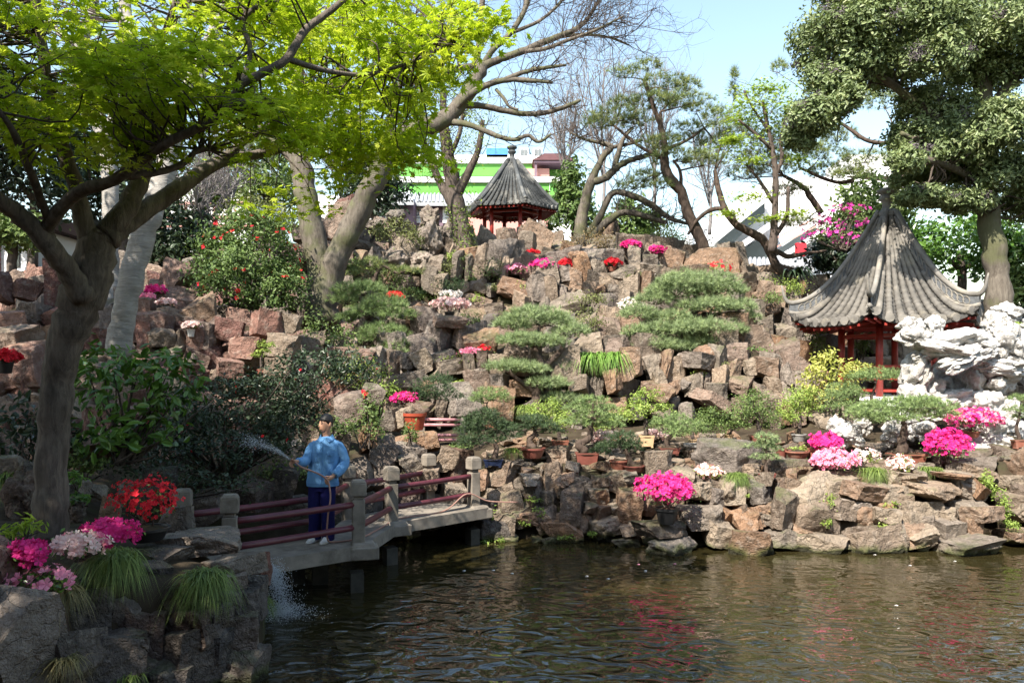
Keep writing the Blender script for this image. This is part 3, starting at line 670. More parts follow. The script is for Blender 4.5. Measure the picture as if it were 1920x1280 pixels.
def post(k, ang, z0, z1, base=True):
    c = bp_[k]; b = MB()
    b.box((c[0],c[1],(z0+z1-.24)/2), (.165,.165,z1-.24-z0), ang); b.box((c[0],c[1],z1-.215),(.125,.125,.05), ang); b.box((c[0],c[1],z1-.105),(.2,.2,.17), ang); b.box((c[0],c[1],z1+.0),(.2,.2,.04), ang, .72)
    o = b.build('post', M['concrete'], br)
    md = o.modifiers.new('bevel','BEVEL'); md.width = .012; md.segments = 2
    if base:
        b = MB(); b.box((c[0]+.06,c[1]-.02,DZ-.10),(.40,.36,.16), ang); b.box((c[0]+.06,c[1]-.02,DZ+.0),(.34,.30,.06), ang, .8)
        o = b.build('post_base', M['concrete'], br); md = o.modifiers.new('bevel','BEVEL'); md.width = .015; md.segments = 2
        b = MB(); b.box((c[0]-.02,c[1],-.25),(.17,.2,1.35-.17*2), ang); b.build('pile', M['pile'], br)
for k, a, bs in (('P1',.25,0),('P2',.25,0),('P3',.25,1),('P5',.5,1),('P6',.6,1),('P4',.5,0),('P7',.6,0),('P8',.4,0)): post(k, a, .5, 1.44, bs)
b = MB(); b.box((*PZ(600,10.9,0)[:2],-.2),(.2,.22,1.3),.3); b.build('pile', M['pile'], br)
b = MB(); b.box((*PZ(560,10.9,0)[:2],-.2),(.16,.2,1.3),.3); b.build('pile', M['pile'], br)
for a, c in (('P1','P8'),('P8','P4'),('P4','P7'),('P2','P3'),('P3','P5'),('P5','P6')):
    for z in (1.14, .84):
        p0, p1 = bp_[a].copy(), bp_[c].copy(); p0[2] = p1[2] = z
        n = 7; pts = [p0+(p1-p0)*i/n + np.array([0,0,-.006*math.sin(math.pi*i/n)]) for i in range(n+1)]
        MB().tube(pts, .042, 12).build('rail', M['rail'], br, True)
# landing stones at the far end and the rail of the path behind the bonsai
lp = thing('path_railing', P(830,815,15.9), "dusty pink pipe railing of the path behind the big red pot", "railing")
for y in (786,796,815,824): MB().tube([P(792,y,15.8), P(868,y+1,15.9)], .032, 10).build('rail', M['pink2'] if 'pink2' in M else M['rail'], lp, True)
for x in (792, 868): b = MB(); b.box(P(x,812,15.85),(.1,.1,.62)); b.build('post', M['concrete'], lp)
for k,(x,d) in enumerate([(850,14.6),(905,14.6),(960,15.0),(1010,15.4)]):
    pass

# ================================================================== pavilions
def pavilion(root, c, z_eave, Hr, R, ex, up, rot, n=6, rows=9, rt='tile', ridge_r=.09, fin=.6, lat=True, row_r=.07, drop=0):
    """roof of n curved faces rising to a finial; every tile row, ridge and bed is its own part"""
    c = np.array(c, float)
    ang = [rot + 2*math.pi*k/n for k in range(n)]; r_top = R*.06
    def pt(s, k, a):      # s: 0 at the eave .. 1 at the apex, a: 0..1 across face k
        rr = R + (r_top-R)*s; c0 = np.array([math.cos(ang[k]), math.sin(ang[k])]); c1 = np.array([math.cos(ang[(k+1)%n]), math.sin(ang[(k+1)%n])])
        q = c0*(1-a)+c1*a; corner = abs(2*a-1)**5*max(0,1-s*1.6)**2
        q = q*rr*(1+.06*corner*up/.3); return np.array([c[0]+q[0], c[1]+q[1], z_eave + Hr*s**ex + up*corner])
    S = np.concatenate([[a_, a_+.9/22] for a_ in np.linspace(0,21/22,22)]+[[1.]]); ST_ = np.array([.035,0]*22+[0.])
    roof = None
    for k in range(n):
        A = np.linspace(0,1,13); V = np.array([pt(s,k,a)+[0,0,st] for s, st in zip(S, ST_) for a in A]); m_ = len(A)
        i, j = np.meshgrid(np.arange(len(S)-1), np.arange(m_-1), indexing='ij'); i, j = i.ravel(), j.ravel()
        Vb = V.copy(); Vb[:,2] -= .07; nn = len(V)
        fs = np.stack([i*m_+j, i*m_+j+1, (i+1)*m_+j+1, (i+1)*m_+j], 1); eb = np.arange(m_-1)
        faces = [fs, fs[:,::-1]+nn, np.stack([eb, nn+eb, nn+eb+1, eb+1], 1)]
        o = mk('roof_face', np.vstack([V,Vb]), faces, M['tile_dark'], root)
        step = 0
        for q in range(rows):
            a = (q+.5)/rows
            smax = min(.97, 1 - .05/ max(.06, 1-abs(2*a-1)) - .03) if abs(2*a-1) > .15 else .97
            s0 = np.repeat(np.linspace(-.012, smax, 18), 2)[1:-1]; s0[1::2] -= .002; s0 = np.sort(s0); pts = np.array([pt(max(s,0),k,a) for s in s0]); pts[0] += (pts[0]-pts[1])*.3
            wid = (1-s0)*.55+.45; rad = row_r*wid*np.where(np.arange(len(s0))%2 == 0, 1.12, .92); pts[:,2] += row_r*.75
            MB().tube(pts, rad, 8).build('tile_row', M[rt], o, True)
            e = pts[0]; out = nrm(np.array([e[0]-c[0], e[1]-c[1], 0]))
            b = MB(); b.tube([e-out*.02, e+out*.035], row_r*1.2, 8); b.build('eave_disc', M[rt], o)
        # hip ridge with pierced band and swept tip
        S2 = np.linspace(0,.96,18); base = np.array([pt(s,k,0) for s in S2]); out = np.array([math.cos(ang[k]), math.sin(ang[k]), 0])
        hgt = (.10 if not lat else .34)*(.45+.55*np.sin(np.pi*np.clip(S2*.9+.12,0,1)))
        top = base.copy(); top[:,2] += hgt + ridge_r*.8
        tip = top[0] + out*R*.05 + np.array([0,0,up*.4]); tip2 = top[0] + out*R*.085 + np.array([0,0,up*1.3])
        rp = np.vstack([tip2, tip, top]) if up > .05 else top
        rr = np.concatenate([[ridge_r*.25, ridge_r*.7], np.full(len(top), ridge_r)]) if up > .05 else np.full(len(top), ridge_r)
        rp = spline(rp, 3); rr = np.interp(np.linspace(0,1,len(rp)), np.linspace(0,1,len(rr)), rr)
        rd = MB().tube(rp, rr, 8).build('hip_ridge', M[rt], root, True)
        lo = base.copy(); lo[:,2] += ridge_r*.5; MB().tube(lo, ridge_r*.85, 8).build('ridge_foot', M[rt], rd, True)
        if lat:
            side = np.array([-out[1], out[0], 0])*.03
            V = np.concatenate([base-side, base+side, top+side, top-side]); q = len(base); i = np.arange(q-1)
            fs = np.concatenate([np.stack([i,i+1,3*q+i+1,3*q+i],1), np.stack([q+i,2*q+i,2*q+i+1,q+i+1],1)])
            mk('ridge_band', V, [fs], M['lattice'], rd)
            b = MB()
            for m2 in range(2, 16):
                f = base[m2]*.5+top[m2]*.5
                for sg in (-1,1):
                    pz = f+side*sg*1.25; aa = np.linspace(0,2*np.pi,9); t_ = nrm(base[min(m2+1,q-1)]-base[m2])
                    r_ = hgt[m2]*.33; b.tube([pz + r_*(math.cos(x)*t_+math.sin(x)*np.array([0,0,1])) for x in aa], .012, 4, False)
            b.build('ridge_fretwork', M[rt], rd)
    apex = z_eave + Hr
    prof_ = [(R*.105,-.10),(R*.11,0),(R*.08,.05*fin),(R*.055,.2*fin),(R*.055,.42*fin),(R*.085,.5*fin),(R*.09,.6*fin),(R*.065,.66*fin),(R*.065,.72*fin),(R*.105,.8*fin),(R*.11,.9*fin),(R*.07,.97*fin),(0.001,fin)]
    MB().lathe((c[0],c[1],apex), prof_, 18).build('finial', M[rt], root, True)
    # soffit and rafters under the eave
    b = MB()
    for k in range(n):
        p0, p1 = pt(0,k,0), pt(0,k,1)
        for q in range(10):
            a = (q+.5)/10; e = pt(.02,k,a); e[2] -= .11; i_ = pt(.42,k,a); i_[2] = z_eave+.04; b.beam(e, i_, .06, .06)
    b.build('rafter_ring', M['redwood'], root)
    return ang
def columns(root, c, ang, Rc, z0, z1, r, rail=True, bt=.2):
    c = np.array(c, float); n = len(ang); pc = [np.array([c[0]+Rc*math.cos(a), c[1]+Rc*math.sin(a)]) for a in ang]
    for k in range(n):
        MB().tube([(*pc[k], z0), (*pc[k], (z0+z1)/2), (*pc[k], z1)], [r,r,r*.96], 14).build('column', M['redwood'], root, True)
        q = pc[(k+1)%n]
        b = MB(); b.beam((*pc[k], z1-bt/2),(*q, z1-bt/2), .1, bt); b.beam((*pc[k], z1-bt*1.9),(*q, z1-bt*1.9), .07, .07); b.build('beam', M['redwood'], root)
        if rail:
            b = MB(); b.beam((*pc[k], z0+.72),(*q, z0+.72), .06, .06); b.beam((*pc[k], z0+.42),(*q, z0+.42), .05, .05); b.beam((*pc[k], z0+.14),(*q, z0+.14), .06, .06)
            for i in range(1,7):
                f = pc[k]*(1-i/7)+q*(i/7); b.beam((*f, z0+.14),(*f, z0+.72), .035, .035)
            b.build('railing', M['redwood'], root)
pc = PZ(1664,20.0,2.3)
pv = thing('lakeside_pavilion', pc, "grey tiled hexagonal pavilion with upswept eaves and red columns behind white limestone", "pavilion")
an = pavilion(pv, pc, 4.02, 2.85, 2.25, 1.55, .34, math.radians(-4), rows=8, fin=.62, ridge_r=.062, row_r=.088)
columns(pv, pc, an, 1.12, 2.3, 4.15, .085)
b = MB(); b.lathe((pc[0],pc[1],0), [(1.75,1.2),(1.75,2.2),(1.8,2.22),(1.8,2.3),(0.01,2.3)], 6, rz=math.radians(-4)); b.build('platform', M['white'], pv)
uc = PZ(960,28.6,7.4)
up_ = thing('hilltop_pavilion', uc, "small weathered hexagonal pavilion with red columns on top of the rockery", "pavilion")
an = pavilion(up_, uc, 8.62, 1.85, 1.66, 1.18, .03, math.radians(-14), rows=8, rt='tile_old', ridge_r=.07, fin=.52, lat=False, row_r=.065)
columns(up_, uc, an, 1.02, 7.3, 8.75, .07, rail=False, bt=.14)
b = MB(); b.lathe((uc[0],uc[1],0), [(1.45,7.0),(1.45,7.3),(0.01,7.3)], 6); b.build('platform', M['concrete'], up_)

# ================================================================== buildings and walls beyond the garden
def pbox(b, px0, py0, px1, py1, d, dep):
    a, c = P(px0,py0,d), P(px1,py1,d); return b.box(((a[0]+c[0])/2, d+dep/2, (a[2]+c[2])/2), (abs(c[0]-a[0]), dep, abs(a[2]-c[2])))
gb = thing('green_clad_building', PZ(880,60,2.5), "stepped building with bright green cladding bands behind the hilltop pavilion", "building")
pbox(MB(), 560,366,1085,690,62,14).build('wall', M['white'], gb)
for (x0,y0,x1,y1,d,mt,nm) in [(690,342,1082,366,60.5,'green','cladding_band'),(690,331,1082,342,60.3,'greypl','cornice'),(700,318,1078,331,63.5,'purple','recess'),(705,306,1060,330,62.5,'green','cladding_band'),(708,298,1055,306,62.3,'greypl','cornice'),(715,290,1050,298,66,'white','parapet')]:
    pbox(MB(), x0,y0,x1,y1,d,8).build(nm, M[mt], gb)
for x in range(720, 1080, 40): b = MB(); pbox(b, x,333,x+1.2,341,60.2,.1); b.build('mullion', M['white'], gb)
for x in (745, 760, 1000, 1030): b = MB(); pbox(b, x,343,x+1,366,60.45,.1); b.build('panel_joint', M['yellowp'] if 'yellowp' in M else M['greypl'], gb)
b = MB(); pbox(b, 985,316,1030,330,61,3); b.build('penthouse', M['pink'], gb)
rg = thing('rooftop_gazebo', PZ(1040,60,17.0), "dark maroon rooftop gazebo with open sides on the green building", "gazebo")
a0, a1 = P(1000,296,60), P(1080,284,60); cx = (a0[0]+a1[0])/2
b = MB(); b.box((cx,62,a0[2]+.30),(3.3,3.4,.75),0,.45); b.build('roof', M['maroon'], rg)
b = MB(); b.box((cx,62,a0[2]-.15),(3.1,3.2,.2)); b.build('fascia', M['purple'], rg)
for dx in (-1.4,1.4):
    for dy in (-1.4,1.4): b = MB(); b.box((cx+dx,62+dy,a0[2]-.95),(.17,.17,1.6)); b.build('post', M['purple'], rg)
b = MB(); b.box((cx,63,a0[2]-1.55),(2.9,1.0,.5)); b.build('bench', M['maroon'], rg)
b = MB(); pbox(b, 912,278,952,295,66,3)
o = b.build('rooftop_shed', M['blue']); tag(o, "bright blue sheet metal shed on the flat roof behind the pavilion finial", "shed")
for x in (974, 1000):
    ac = thing('rooftop_cooling_unit', PZ(x+8,64,18.5), "white rooftop cooling unit with dark grilles beside the "+("blue shed" if x < 990 else "maroon gazebo"), "cooling unit", "rooftop cooling units")
    pbox(MB(), x,277,x+17,296,64,1).build('casing', M['white'], ac)
    for q in (2, 9): pbox(MB(), x+q,280,x+q+6,291,63.95,.2).build('grille', M['louvre'], ac)
gh = thing('lattice_window_gallery', PZ(790,50,4), "purple grey gallery with white lattice window panels and grey tiled roof", "building")
pbox(MB(), 690,376,905,470,50,5).build('wall', M['purple'], gh)
pbox(MB(), 660,375,775,470,48.2,3).build('wing_wall', M['purple'], gh)
for (x0,x1,d) in ((722,748,48.1),(764,798,49.9),(830,850,49.9),(690,716,48.1)):
    w0 = pbox(MB(), x0,380,x1,418,d,.1).build('window_panel', M['white'], gh)
    xm, s_ = (x0+x1)/2, (x1-x0)*.28; b = MB()
    for q in np.linspace(-1,1,5):
        b.beam(P(xm+q*s_,388,d-.03), P(xm+q*s_,408,d-.03), .03, .03); b.beam(P(xm-s_,398+q*10,d-.03), P(xm+s_,398+q*10,d-.03), .03, .03)
    b.tube([P(xm+s_*.6*math.cos(a), 398+6*math.sin(a), d-.05) for a in np.linspace(0,6.28,13)], .03, 4, False); b.build('lattice', M['louvre'], w0)
def sheet_roof(parent, x0, x1, y0, y1, d0, d1, ribs, mt='greytile'):
    a, c, e, f = P(x0,y1,d0), P(x1,y1,d0), P(x1-6,y0,d1), P(x0+6,y0,d1); b = MB(); b.add([a,c,e,f, a-[0,0,.2], c-[0,0,.2]], [np.array([[0,1,2,3],[4,5,1,0]])])
    o = b.build('roof', M[mt], parent)
    for q in range(ribs):
        u = (q+.5)/ribs; MB().tube([a*(1-u)+c*u+[0,0,.03], f*(1-u)+e*u+[0,0,.03]], .07, 6).build('roof_rib', M[mt], o)
sheet_roof(gh, 686, 776, 360, 378, 47.4, 49.5, 14); sheet_roof(gh, 756, 910, 364, 380, 49.3, 51.5, 20)
b = MB(); pbox(b, 870,408,1030,475,36,.4); o = b.build('garden_wall', M['pink']); tag(o, "pink plastered wall seen between the columns of the hilltop pavilion", "wall")
b = MB(); pbox(b, 1003,412,1012,470,33,.2); o = b.build('white_banner', M['white']); tag(o, "narrow white upright board beside the hilltop pavilion columns", "board")
# white building with raking glazing
wb_ = thing('white_raking_building', PZ(1450,46,4), "bright white building with diagonal raking window strips behind the pines", "building")
def poly(b, pts, d, dep):
    n = len(pts); q = [P(x,y,d) for x,y in pts]; r_ = [p_+np.array([0,dep,0]) for p_ in q]
    b.add(q+r_, [np.array([[i,n+i,n+(i+1)%n,(i+1)%n] for i in range(n)])]); b.add(q, [np.array([list(range(n))[::-1]])]); return b
poly(MB(), [(1300,520),(1300,445),(1345,400),(1440,335),(1560,330),(1700,345),(1700,520)], 47, 8).build('wall', M['white'], wb_)
for (pts, nb_) in (([(1347,440),(1434,368),(1434,398),(1372,458),(1347,462)], 4), ([(1366,486),(1424,448),(1440,462),(1440,486)], 3), ([(1455,470),(1530,420),(1530,440),(1470,486)],3)):
    poly(MB(), pts, 46.2, 1.5).build('window_strip', M['glass'], wb_)
    x0, x1 = min(p_[0] for p_ in pts), max(p_[0] for p_ in pts)
    for q in range(nb_):
        x = x0+(x1-x0)*(q+.6)/nb_; yt = min(p_[1] for p_ in pts)+ (max(p_[1] for p_ in pts)-min(p_[1] for p_ in pts))*(1-(x-x0)/(x1-x0))*.8
        MB().beam(P(x,yt,46.1), P(x,yt+28,46.1), .08, .08).build('mullion', M['white'], wb_)
for (a, c, th) in (((1335,452),(1445,362),9),((1340,490),(1460,405),12),((1440,492),(1600,395),10)):
    poly(MB(), [a, c, (c[0],c[1]+th), (a[0],a[1]+th)], 45.4, 1.2).build('raking_parapet', M['white'], wb_)
for (a, c) in (((1445,450),(1540,402)),((1455,462),(1545,415))):
    poly(MB(), [a, c, (c[0],c[1]+3), (a[0],a[1]+3)], 45.3, .2).build('pink_stripe', M['pink'], wb_)
b = MB(); pbox(b, 1494,455,1512,480,44,.3); o = b.build('red_hoarding', M['redpanel']); tag(o, "small bright red hoarding panel in front of the white building", "panel")
b = MB(); pbox(b, 1590,290,1680,330,70,5); o = b.build('cream_tower_block', M['white']); tag(o, "pale distant block seen through the gap in the evergreen crown", "building")
gw = thing('tile_capped_wall', PZ(1400,31,5), "low garden wall capped with grey tiles behind the cliff top pines", "wall")
pbox(MB(), 1300,500,1520,560,31,.4).build('wall', M['white'], gw)
sheet_roof(gw, 1296, 1526, 486, 502, 30.6, 31.3, 26)
gw = thing('shaded_tile_wall', PZ(1830,23.5,2), "dark garden wall with scalloped tile capping right beside the big evergreen trunk", "wall")
pbox(MB(), 1770,604,2100,700,23.5,.4).build('wall', M['greypl'], gw); sheet_roof(gw, 1766, 2100, 578, 606, 23.0, 23.9, 26, 'tile_dark')
# halls on the left
lh = thing('white_panel_hall', PZ(20,26,5), "white panelled hall with dark red posts glimpsed left of the maple trunk", "building")
pbox(MB(), -300,418,66,512,27,4).build('wall', M['white'], lh)
for x in (54, -14, -90): pbox(MB(), x,395,x+8,508,26.8,.3).build('post', M['redwood'], lh)
for x in (14, -60): pbox(MB(), x,446,x+22,500,26.95,.2).build('window', M['glass'], lh)
pbox(MB(), -310,395,72,420,26.4,5).build('fascia', M['maroon'], lh)
lh2 = thing('pink_trim_hall', PZ(370,40,5), "white hall with pink trim lines seen through the trees beyond the camellia", "building")
pbox(MB(), 250,330,470,480,40,6).build('wall', M['white'], lh2)
for y in (378, 404, 420): pbox(MB(), 250,y,470,y+5,39.9,.2).build('trim', M['pink'], lh2)
for x in (300, 345, 400): pbox(MB(), x,385,x+3,470,39.85,.2).build('post', M['pink'], lh2)

vh = thing('unseen_hall', (0,-3,1.2), "unseen two-storey timber hall on the near bank, added to cut sky light", "building")  # hall out of view behind the camera, added to block sky light
b = MB(); b.box((0,-8.6,4.6),(30,10,6.8)); b.build('wall', M['maroon'], vh)
for x in np.linspace(-13.5,13.5,10): b = MB(); b.box((x,-3.2,4.4),(.3,.3,6.4)); b.build('column', M['redwood'], vh)
for z in (3.9, 7.6): b = MB(); b.box((0,-3.2,z),(28,.25,.4)); b.build('beam', M['redwood'], vh)
b = MB(); b.add([(-16,-2.4,7.9),(16,-2.4,7.9),(16,-8.5,10.6),(-16,-8.5,10.6),(16,-14.6,7.9),(-16,-14.6,7.9)], [np.array([[0,1,2,3],[3,2,4,5]])]); b.build('roof', M['tile_dark'], vh)
b = MB(); b.add([(-16,-2.4,7.8),(16,-2.4,7.8),(16,-14.6,7.8),(-16,-14.6,7.8)], [np.array([[3,2,1,0]])]); b.build('soffit', M['maroon'], vh)
for x in np.linspace(-12,12,9): b = MB(); b.box((x,-3.55,5.8),(2.2,.06,1.9)); b.build('window', M['glass'], vh)
# ================================================================== trees
def base_of(spec, dz=0.): return P(*spec[0][:3]) - np.array([0,0,dz])
# --- the big Japanese maple on the bank
ML = [
 [(93,1012,7.6,36),(95,960,7.6,31),(97,880,7.6,29),(104,760,7.6,29),(118,660,7.55,31),(142,590,7.5,36),(165,530,7.5,40),(180,470,7.5,34),(196,428,7.5,26)],
 [(158,560,7.4,24),(125,505,7.2,20),(92,460,7.0,19),(40,405,6.8,17),(-10,370,6.6,15),(-90,310,6.3,11)],
 [(180,480,7.5,22),(158,420,7.4,18),(142,350,7.3,15),(118,275,7.2,13),(97,225,7.1,12),(84,120,7.0,10),(70,20,6.9,9),(62,-80,6.8,7)],
 [(196,440,7.5,22),(232,400,7.6,20),(258,350,7.7,17),(276,290,7.8,14),(284,225,7.9,11),(256,190,7.9,8),(240,130,8,6),(225,40,8,4)],
 [(196,450,7.5,24),(238,416,7.7,20),(300,376,8.0,17),(340,350,8.1,15),(403,308,8.4,12),(470,292,8.7,9),(530,278,8.9,8),(572,264,9.0,6),(640,240,9.2,4)],
 [(86,450,7.05,15),(92,418,6.9,13),(144,363,6.7,12),(215,336,6.5,11),(270,296,6.4,10),(312,268,6.3,9),(363,244,6.3,8),(420,210,6.3,8),(452,160,6.3,7.5),(486,141,6.3,8),(538,110,6.3,8),(572,57,6.4,7),(621,20,6.5,6),(690,-40,6.6,4)],
 [(236,330,6.5,8),(300,322,6.6,7),(345,305,6.7,6),(372,280,6.8,5),(392,281,6.9,4)],
 [(250,300,7.7,9),(270,180,7.4,8),(292,88,7.2,7),(318,42,7.2,5),(332,-20,7.2,4)],
 [(452,160,6.3,5),(470,95,6.4,5),(455,40,6.5,5),(500,0,6.5,4)],
 [(538,110,6.3,6),(600,130,6.5,5),(680,140,6.8,4),(760,120,7.1,3),(850,80,7.4,2)],
 [(403,308,8.4,8),(480,250,8.6,6),(560,200,8.8,5),(650,180,9.0,4),(740,200,9.2,3)],
 [(92,418,6.9,8),(60,330,6.5,8),(30,260,6.2,7),(0,210,6,5),(-60,150,5.8,4)],
]
mt_ = thing('japanese_maple', P(93,1003,7.6), "Japanese maple with bright yellow-green leaves and dark forking trunk on the bank", "tree")
sk = woody(mt_, ML, 'bark_maple', 14)
cent = []
REG = [  # photo regions the sprays fill: x0, x1, y0, y1, d0, d1, sprays
 (-120,260,-60,60,6.0,8.2,36),(-120,300,90,170,5.8,7.5,50),(-60,300,190,300,6.0,7.2,46),(150,520,60,210,5.6,7.8,95),(300,560,190,270,6.2,7.6,40),
 (480,760,-50,60,6.4,9.4,70),(500,860,40,190,6.8,9.8,120),(560,800,180,290,7.8,9.8,76),(640,800,250,330,8.2,9.3,26),(800,930,10,120,7.0,8.4,30),(330,520,-50,40,6.2,8,30),(-450,-60,-100,300,5.5,8,110),(100,600,-220,-60,5.5,8,10),(420,620,300,390,8.8,9.4,10),
]
SP, SN, ST = [], [], []
for (x0,x1,y0,y1,d0,d1,k) in REG:
    for _ in range(int(k*.8)):
        c = P(rng.uniform(x0,x1), rng.uniform(y0,y1), rng.uniform(d0,d1)); n = int(rng.integers(14,44)); rad = rng.uniform(.16,.42)
        a = rng.uniform(0,6.28,n); r_ = np.sqrt(rng.uniform(0,1,n))*rad; sl_ = rng.normal(size=2)*.22
        q = np.stack([np.cos(a)*r_, np.sin(a)*r_, rng.normal(0,.035,n)], 1); q[:,2] += q[:,0]*sl_[0]+q[:,1]*sl_[1] - r_*.22
        SP.append(c+q); SN.append(np.tile([sl_[0]*-1, sl_[1]*-1, 1.], (n,1))); cent.append(c); ST.append(np.full(n, rng.uniform(.25,.95)))
SP, SN, ST, cent = np.concatenate(SP), np.concatenate(SN), np.concatenate(ST), np.array(cent)
allq = np.concatenate([q for q, r in sk[1:]]); tb = MB()
for c in cent:                                           # a twig from the nearest limb to every spray
    k = np.argmin(np.linalg.norm(allq - c, axis=1) + .4*np.maximum(0, allq[:,2]-c[2])); q = allq[k]
    m1 = q*.55+c*.45 + rng.normal(size=3)*.12; pts = spline([q, m1, c], 3); tb.tube(pts, np.linspace(.011,.003,len(pts)), 4, False)
    for _ in range(4): e = c + np.append(rng.normal(size=2)*.18, -.02); tb.tube([c, (c+e)/2+[0,0,.02], e], [.003,.0025,.0015], 3, False)
tb.build('twigs', M['bark_dark'], mt_, True, 'stuff')
sel = np.argsort(SP[:,1])[:300]; inside = np.ones(len(SP), bool)
fr = (np.abs(SP[:,0]/SP[:,1]) < .63) & ((SP[:,2]-CZ)/SP[:,1] < .46); cand = np.where(fr)[0]; cand = cand[np.argsort(SP[cand,1])][:300]; inside[cand] = False
leaves('crown', mt_, SP[inside], SN[inside], .074, 'star', M['maple'], .5, 'stuff', .3, ST[inside])
tv, tf = T['star']; LM = []
for k in range(5):
    me = raw_mesh(tv*.074, [tf], False, np.full(len(tv), .15+.18*k), 'maple_leaf'); me.materials.append(M['maple']); LM.append(me)
for k, i in enumerate(cand):
    o = bpy.data.objects.new('leaf', LM[k%5]); COL.objects.link(o); o.parent = mt_; o.location = tuple(SP[i]-org(mt_)); s_ = rng.uniform(.75,1.25); o.scale = (s_,)*3
    o.rotation_euler = (rng.normal()*.35, rng.normal()*.35, rng.uniform(0,6.28))

def leafy(parent, sk, n_tw, ln, lf_n, tm, size, mt, bark='bark_twig', levels=2, up=.3, jit=.08, spread=.7, start=.35, bias=None, r0=.012, name='crown', only=None, tinted=True):
    tips, ap = twigs(parent, sk, n_tw, ln, levels, bark, r0, up, start, bias=bias, only=only)
    k = rng.integers(0, len(ap), lf_n); C = ap[k] + rng.normal(size=(lf_n,3))*jit
    leaves(name, parent, C, [0,0,1], size, tm, M[mt], spread, 'stuff', .3, None)
# --- pale trunks behind the maple
t2 = thing('pale_leaning_tree', P(222,662,12.4), "smooth pale grey trunk leaning behind the dark maple trunk", "tree")
sk = woody(t2, [[(220,668,12.4,24),(232,590,12.4,22),(252,500,12.4,23),(278,410,12.4,22),(302,345,12.5,20),(318,280,12.6,17),(345,190,12.8,14),(385,100,13,12),(425,-10,13.2,9),(450,-120,13.4,6)],
  [(318,280,12.6,14),(300,200,12.9,11),(262,120,13.2,9),(240,30,13.4,8),(232,-80,13.6,6)],[(360,160,12.8,8),(430,90,13.3,6),(480,20,13.6,5),(520,-60,14,3)]], 'bark_pale', 14)
leafy(t2, sk, 60, 1.3, 3500, 'oval', .10, 'midleaf', start=.55, only=[0,1,2])
t3 = thing('pale_upright_tree', P(212,600,18.5), "upright pale ringed trunk standing beyond the leaning trunk", "tree")
sk = woody(t3, [[(214,606,18.5,30),(208,540,18.5,20),(206,470,18.5,17),(207,380,18.6,15),(200,280,18.8,14),(172,180,19,13),(150,90,19,12),(172,30,19,11),(172,-60,19,9)],[(200,270,18.8,10),(225,160,19,10),(232,50,19.2,9),(232,-60,19.4,7)],[(150,90,19,9),(110,60,19.3,6),(60,0,19.6,4)]], 'bark_pale', 12)
leafy(t3, sk, 50, 1.7, 3000, 'oval', .12, 'darkleaf', start=.5, r0=.02)
# --- twin mossy trunk with long bare limbs reaching over the pavilion
t4 = thing('twin_mossy_tree', P(598,600,19.6), "twin-trunked mossy tree whose bare limbs reach over the hilltop pavilion", "tree")
sk = woody(t4, [
 [(603,604,19.6,34),(610,545,19.6,27),(640,465,19.6,22),(662,420,19.6,22),(690,362,19.6,21),(724,298,19.6,20),(750,262,19.6,20),(775,243,19.6,18),(828,228,19.6,16),(868,188,19.7,14),(889,152,19.8,13),(906,124,20,12)],
 [(600,585,19.7,26),(598,520,19.8,22),(588,440,19.9,22),(574,372,20,21),(564,310,20.1,19),(555,250,20.2,16),(560,160,20.4,13),(545,60,20.6,11),(560,-60,20.8,8)],
 [(906,124,20,7.8),(940,110,20,7.0),(976,97,20,6.6),(1043,70,20,5.5),(1087,50,20.2,4.3),(1112,20,20.3,3.1),(1135,-30,20.4,2.3)],
 [(902,128,20,6.2),(925,92,20,5.5),(958,62,20,5.1),(985,15,20.1,4.7),(1000,-50,20.2,3.9)],
 [(893,148,19.9,6.2),(898,80,20,5.5),(903,20,20.1,5.5),(910,-60,20.2,4.7)],
 [(848,210,19.6,6.2),(889,172,19.3,6.2),(942,151,19.2,5.5),(993,151,19.1,4.3),(1036,155,19,2.7)],
 [(940,152,19.2,4.7),(975,138,19.1,4.3),(1010,129,19,3.9),(1062,122,18.9,2.3)],
 [(870,198,19.7,6.2),(905,199,20,5.5),(962,211,20.1,5.1),(1010,213,20.2,4.7),(1055,202,20.2,4.3),(1088,188,20.3,3.1)],
 [(846,229,19.6,6.2),(880,234,19.3,5.5),(930,254,19.1,4.7),(965,262,19,3.9),(990,254,19,3.5),(1010,266,19,3.1),(1033,252,19,2.3)],
 [(892,122,19.9,6.2),(842,134,19.7,5.5),(800,152,19.5,5.5),(786,186,19.4,4.7)],
 [(930,168,19.3,3.1),(945,185,19.2,3.5),(955,200,19.2,2.7),(972,206,19.2,2.3)],
 [(976,97,20,4.7),(1020,92,19.9,3.9),(1075,72,19.8,3.1),(1120,55,19.7,2.3),(1170,30,19.7,1.6)],
 [(1043,70,20,3.9),(1090,65,20.2,3.1),(1140,70,20.3,2.3),(1180,85,20.4,1.6)],
 [(958,62,20,3.9),(1010,40,20.2,3.1),(1050,5,20.3,2.7),(1080,-50,20.4,2.3)],
 [(724,298,19.6,7.0),(740,200,19.4,6.2),(760,120,19.2,4.7),(770,30,19,3.9)],
 [(555,250,20.2,7.0),(610,180,20.2,6.2),(650,90,20.2,4.7),(670,0,20.2,3.1)],
 [(564,310,20.1,7.0),(500,250,20.3,5.5),(450,170,20.5,3.9),(420,80,20.7,3.1)]], 'bark_moss', 14)
twigs(t4, sk, 210, 1.7, 3, 'bark_twig', .013, .35, .35, .28, 3, only=[2,3,4,6,11,12,13], bias=(.35,0,.1))
twigs(t4, sk, 90, 1.6, 3, 'bark_twig', .016, .5, .7, .28, 3, only=[1,14,15,16], name='upper_twigs')
twigs(t4, sk, 120, .8, 2, 'bark_twig', .014, .3, .3, .4, 3, only=[5,7,8,9,10,14,15,16], name='side_twigs')
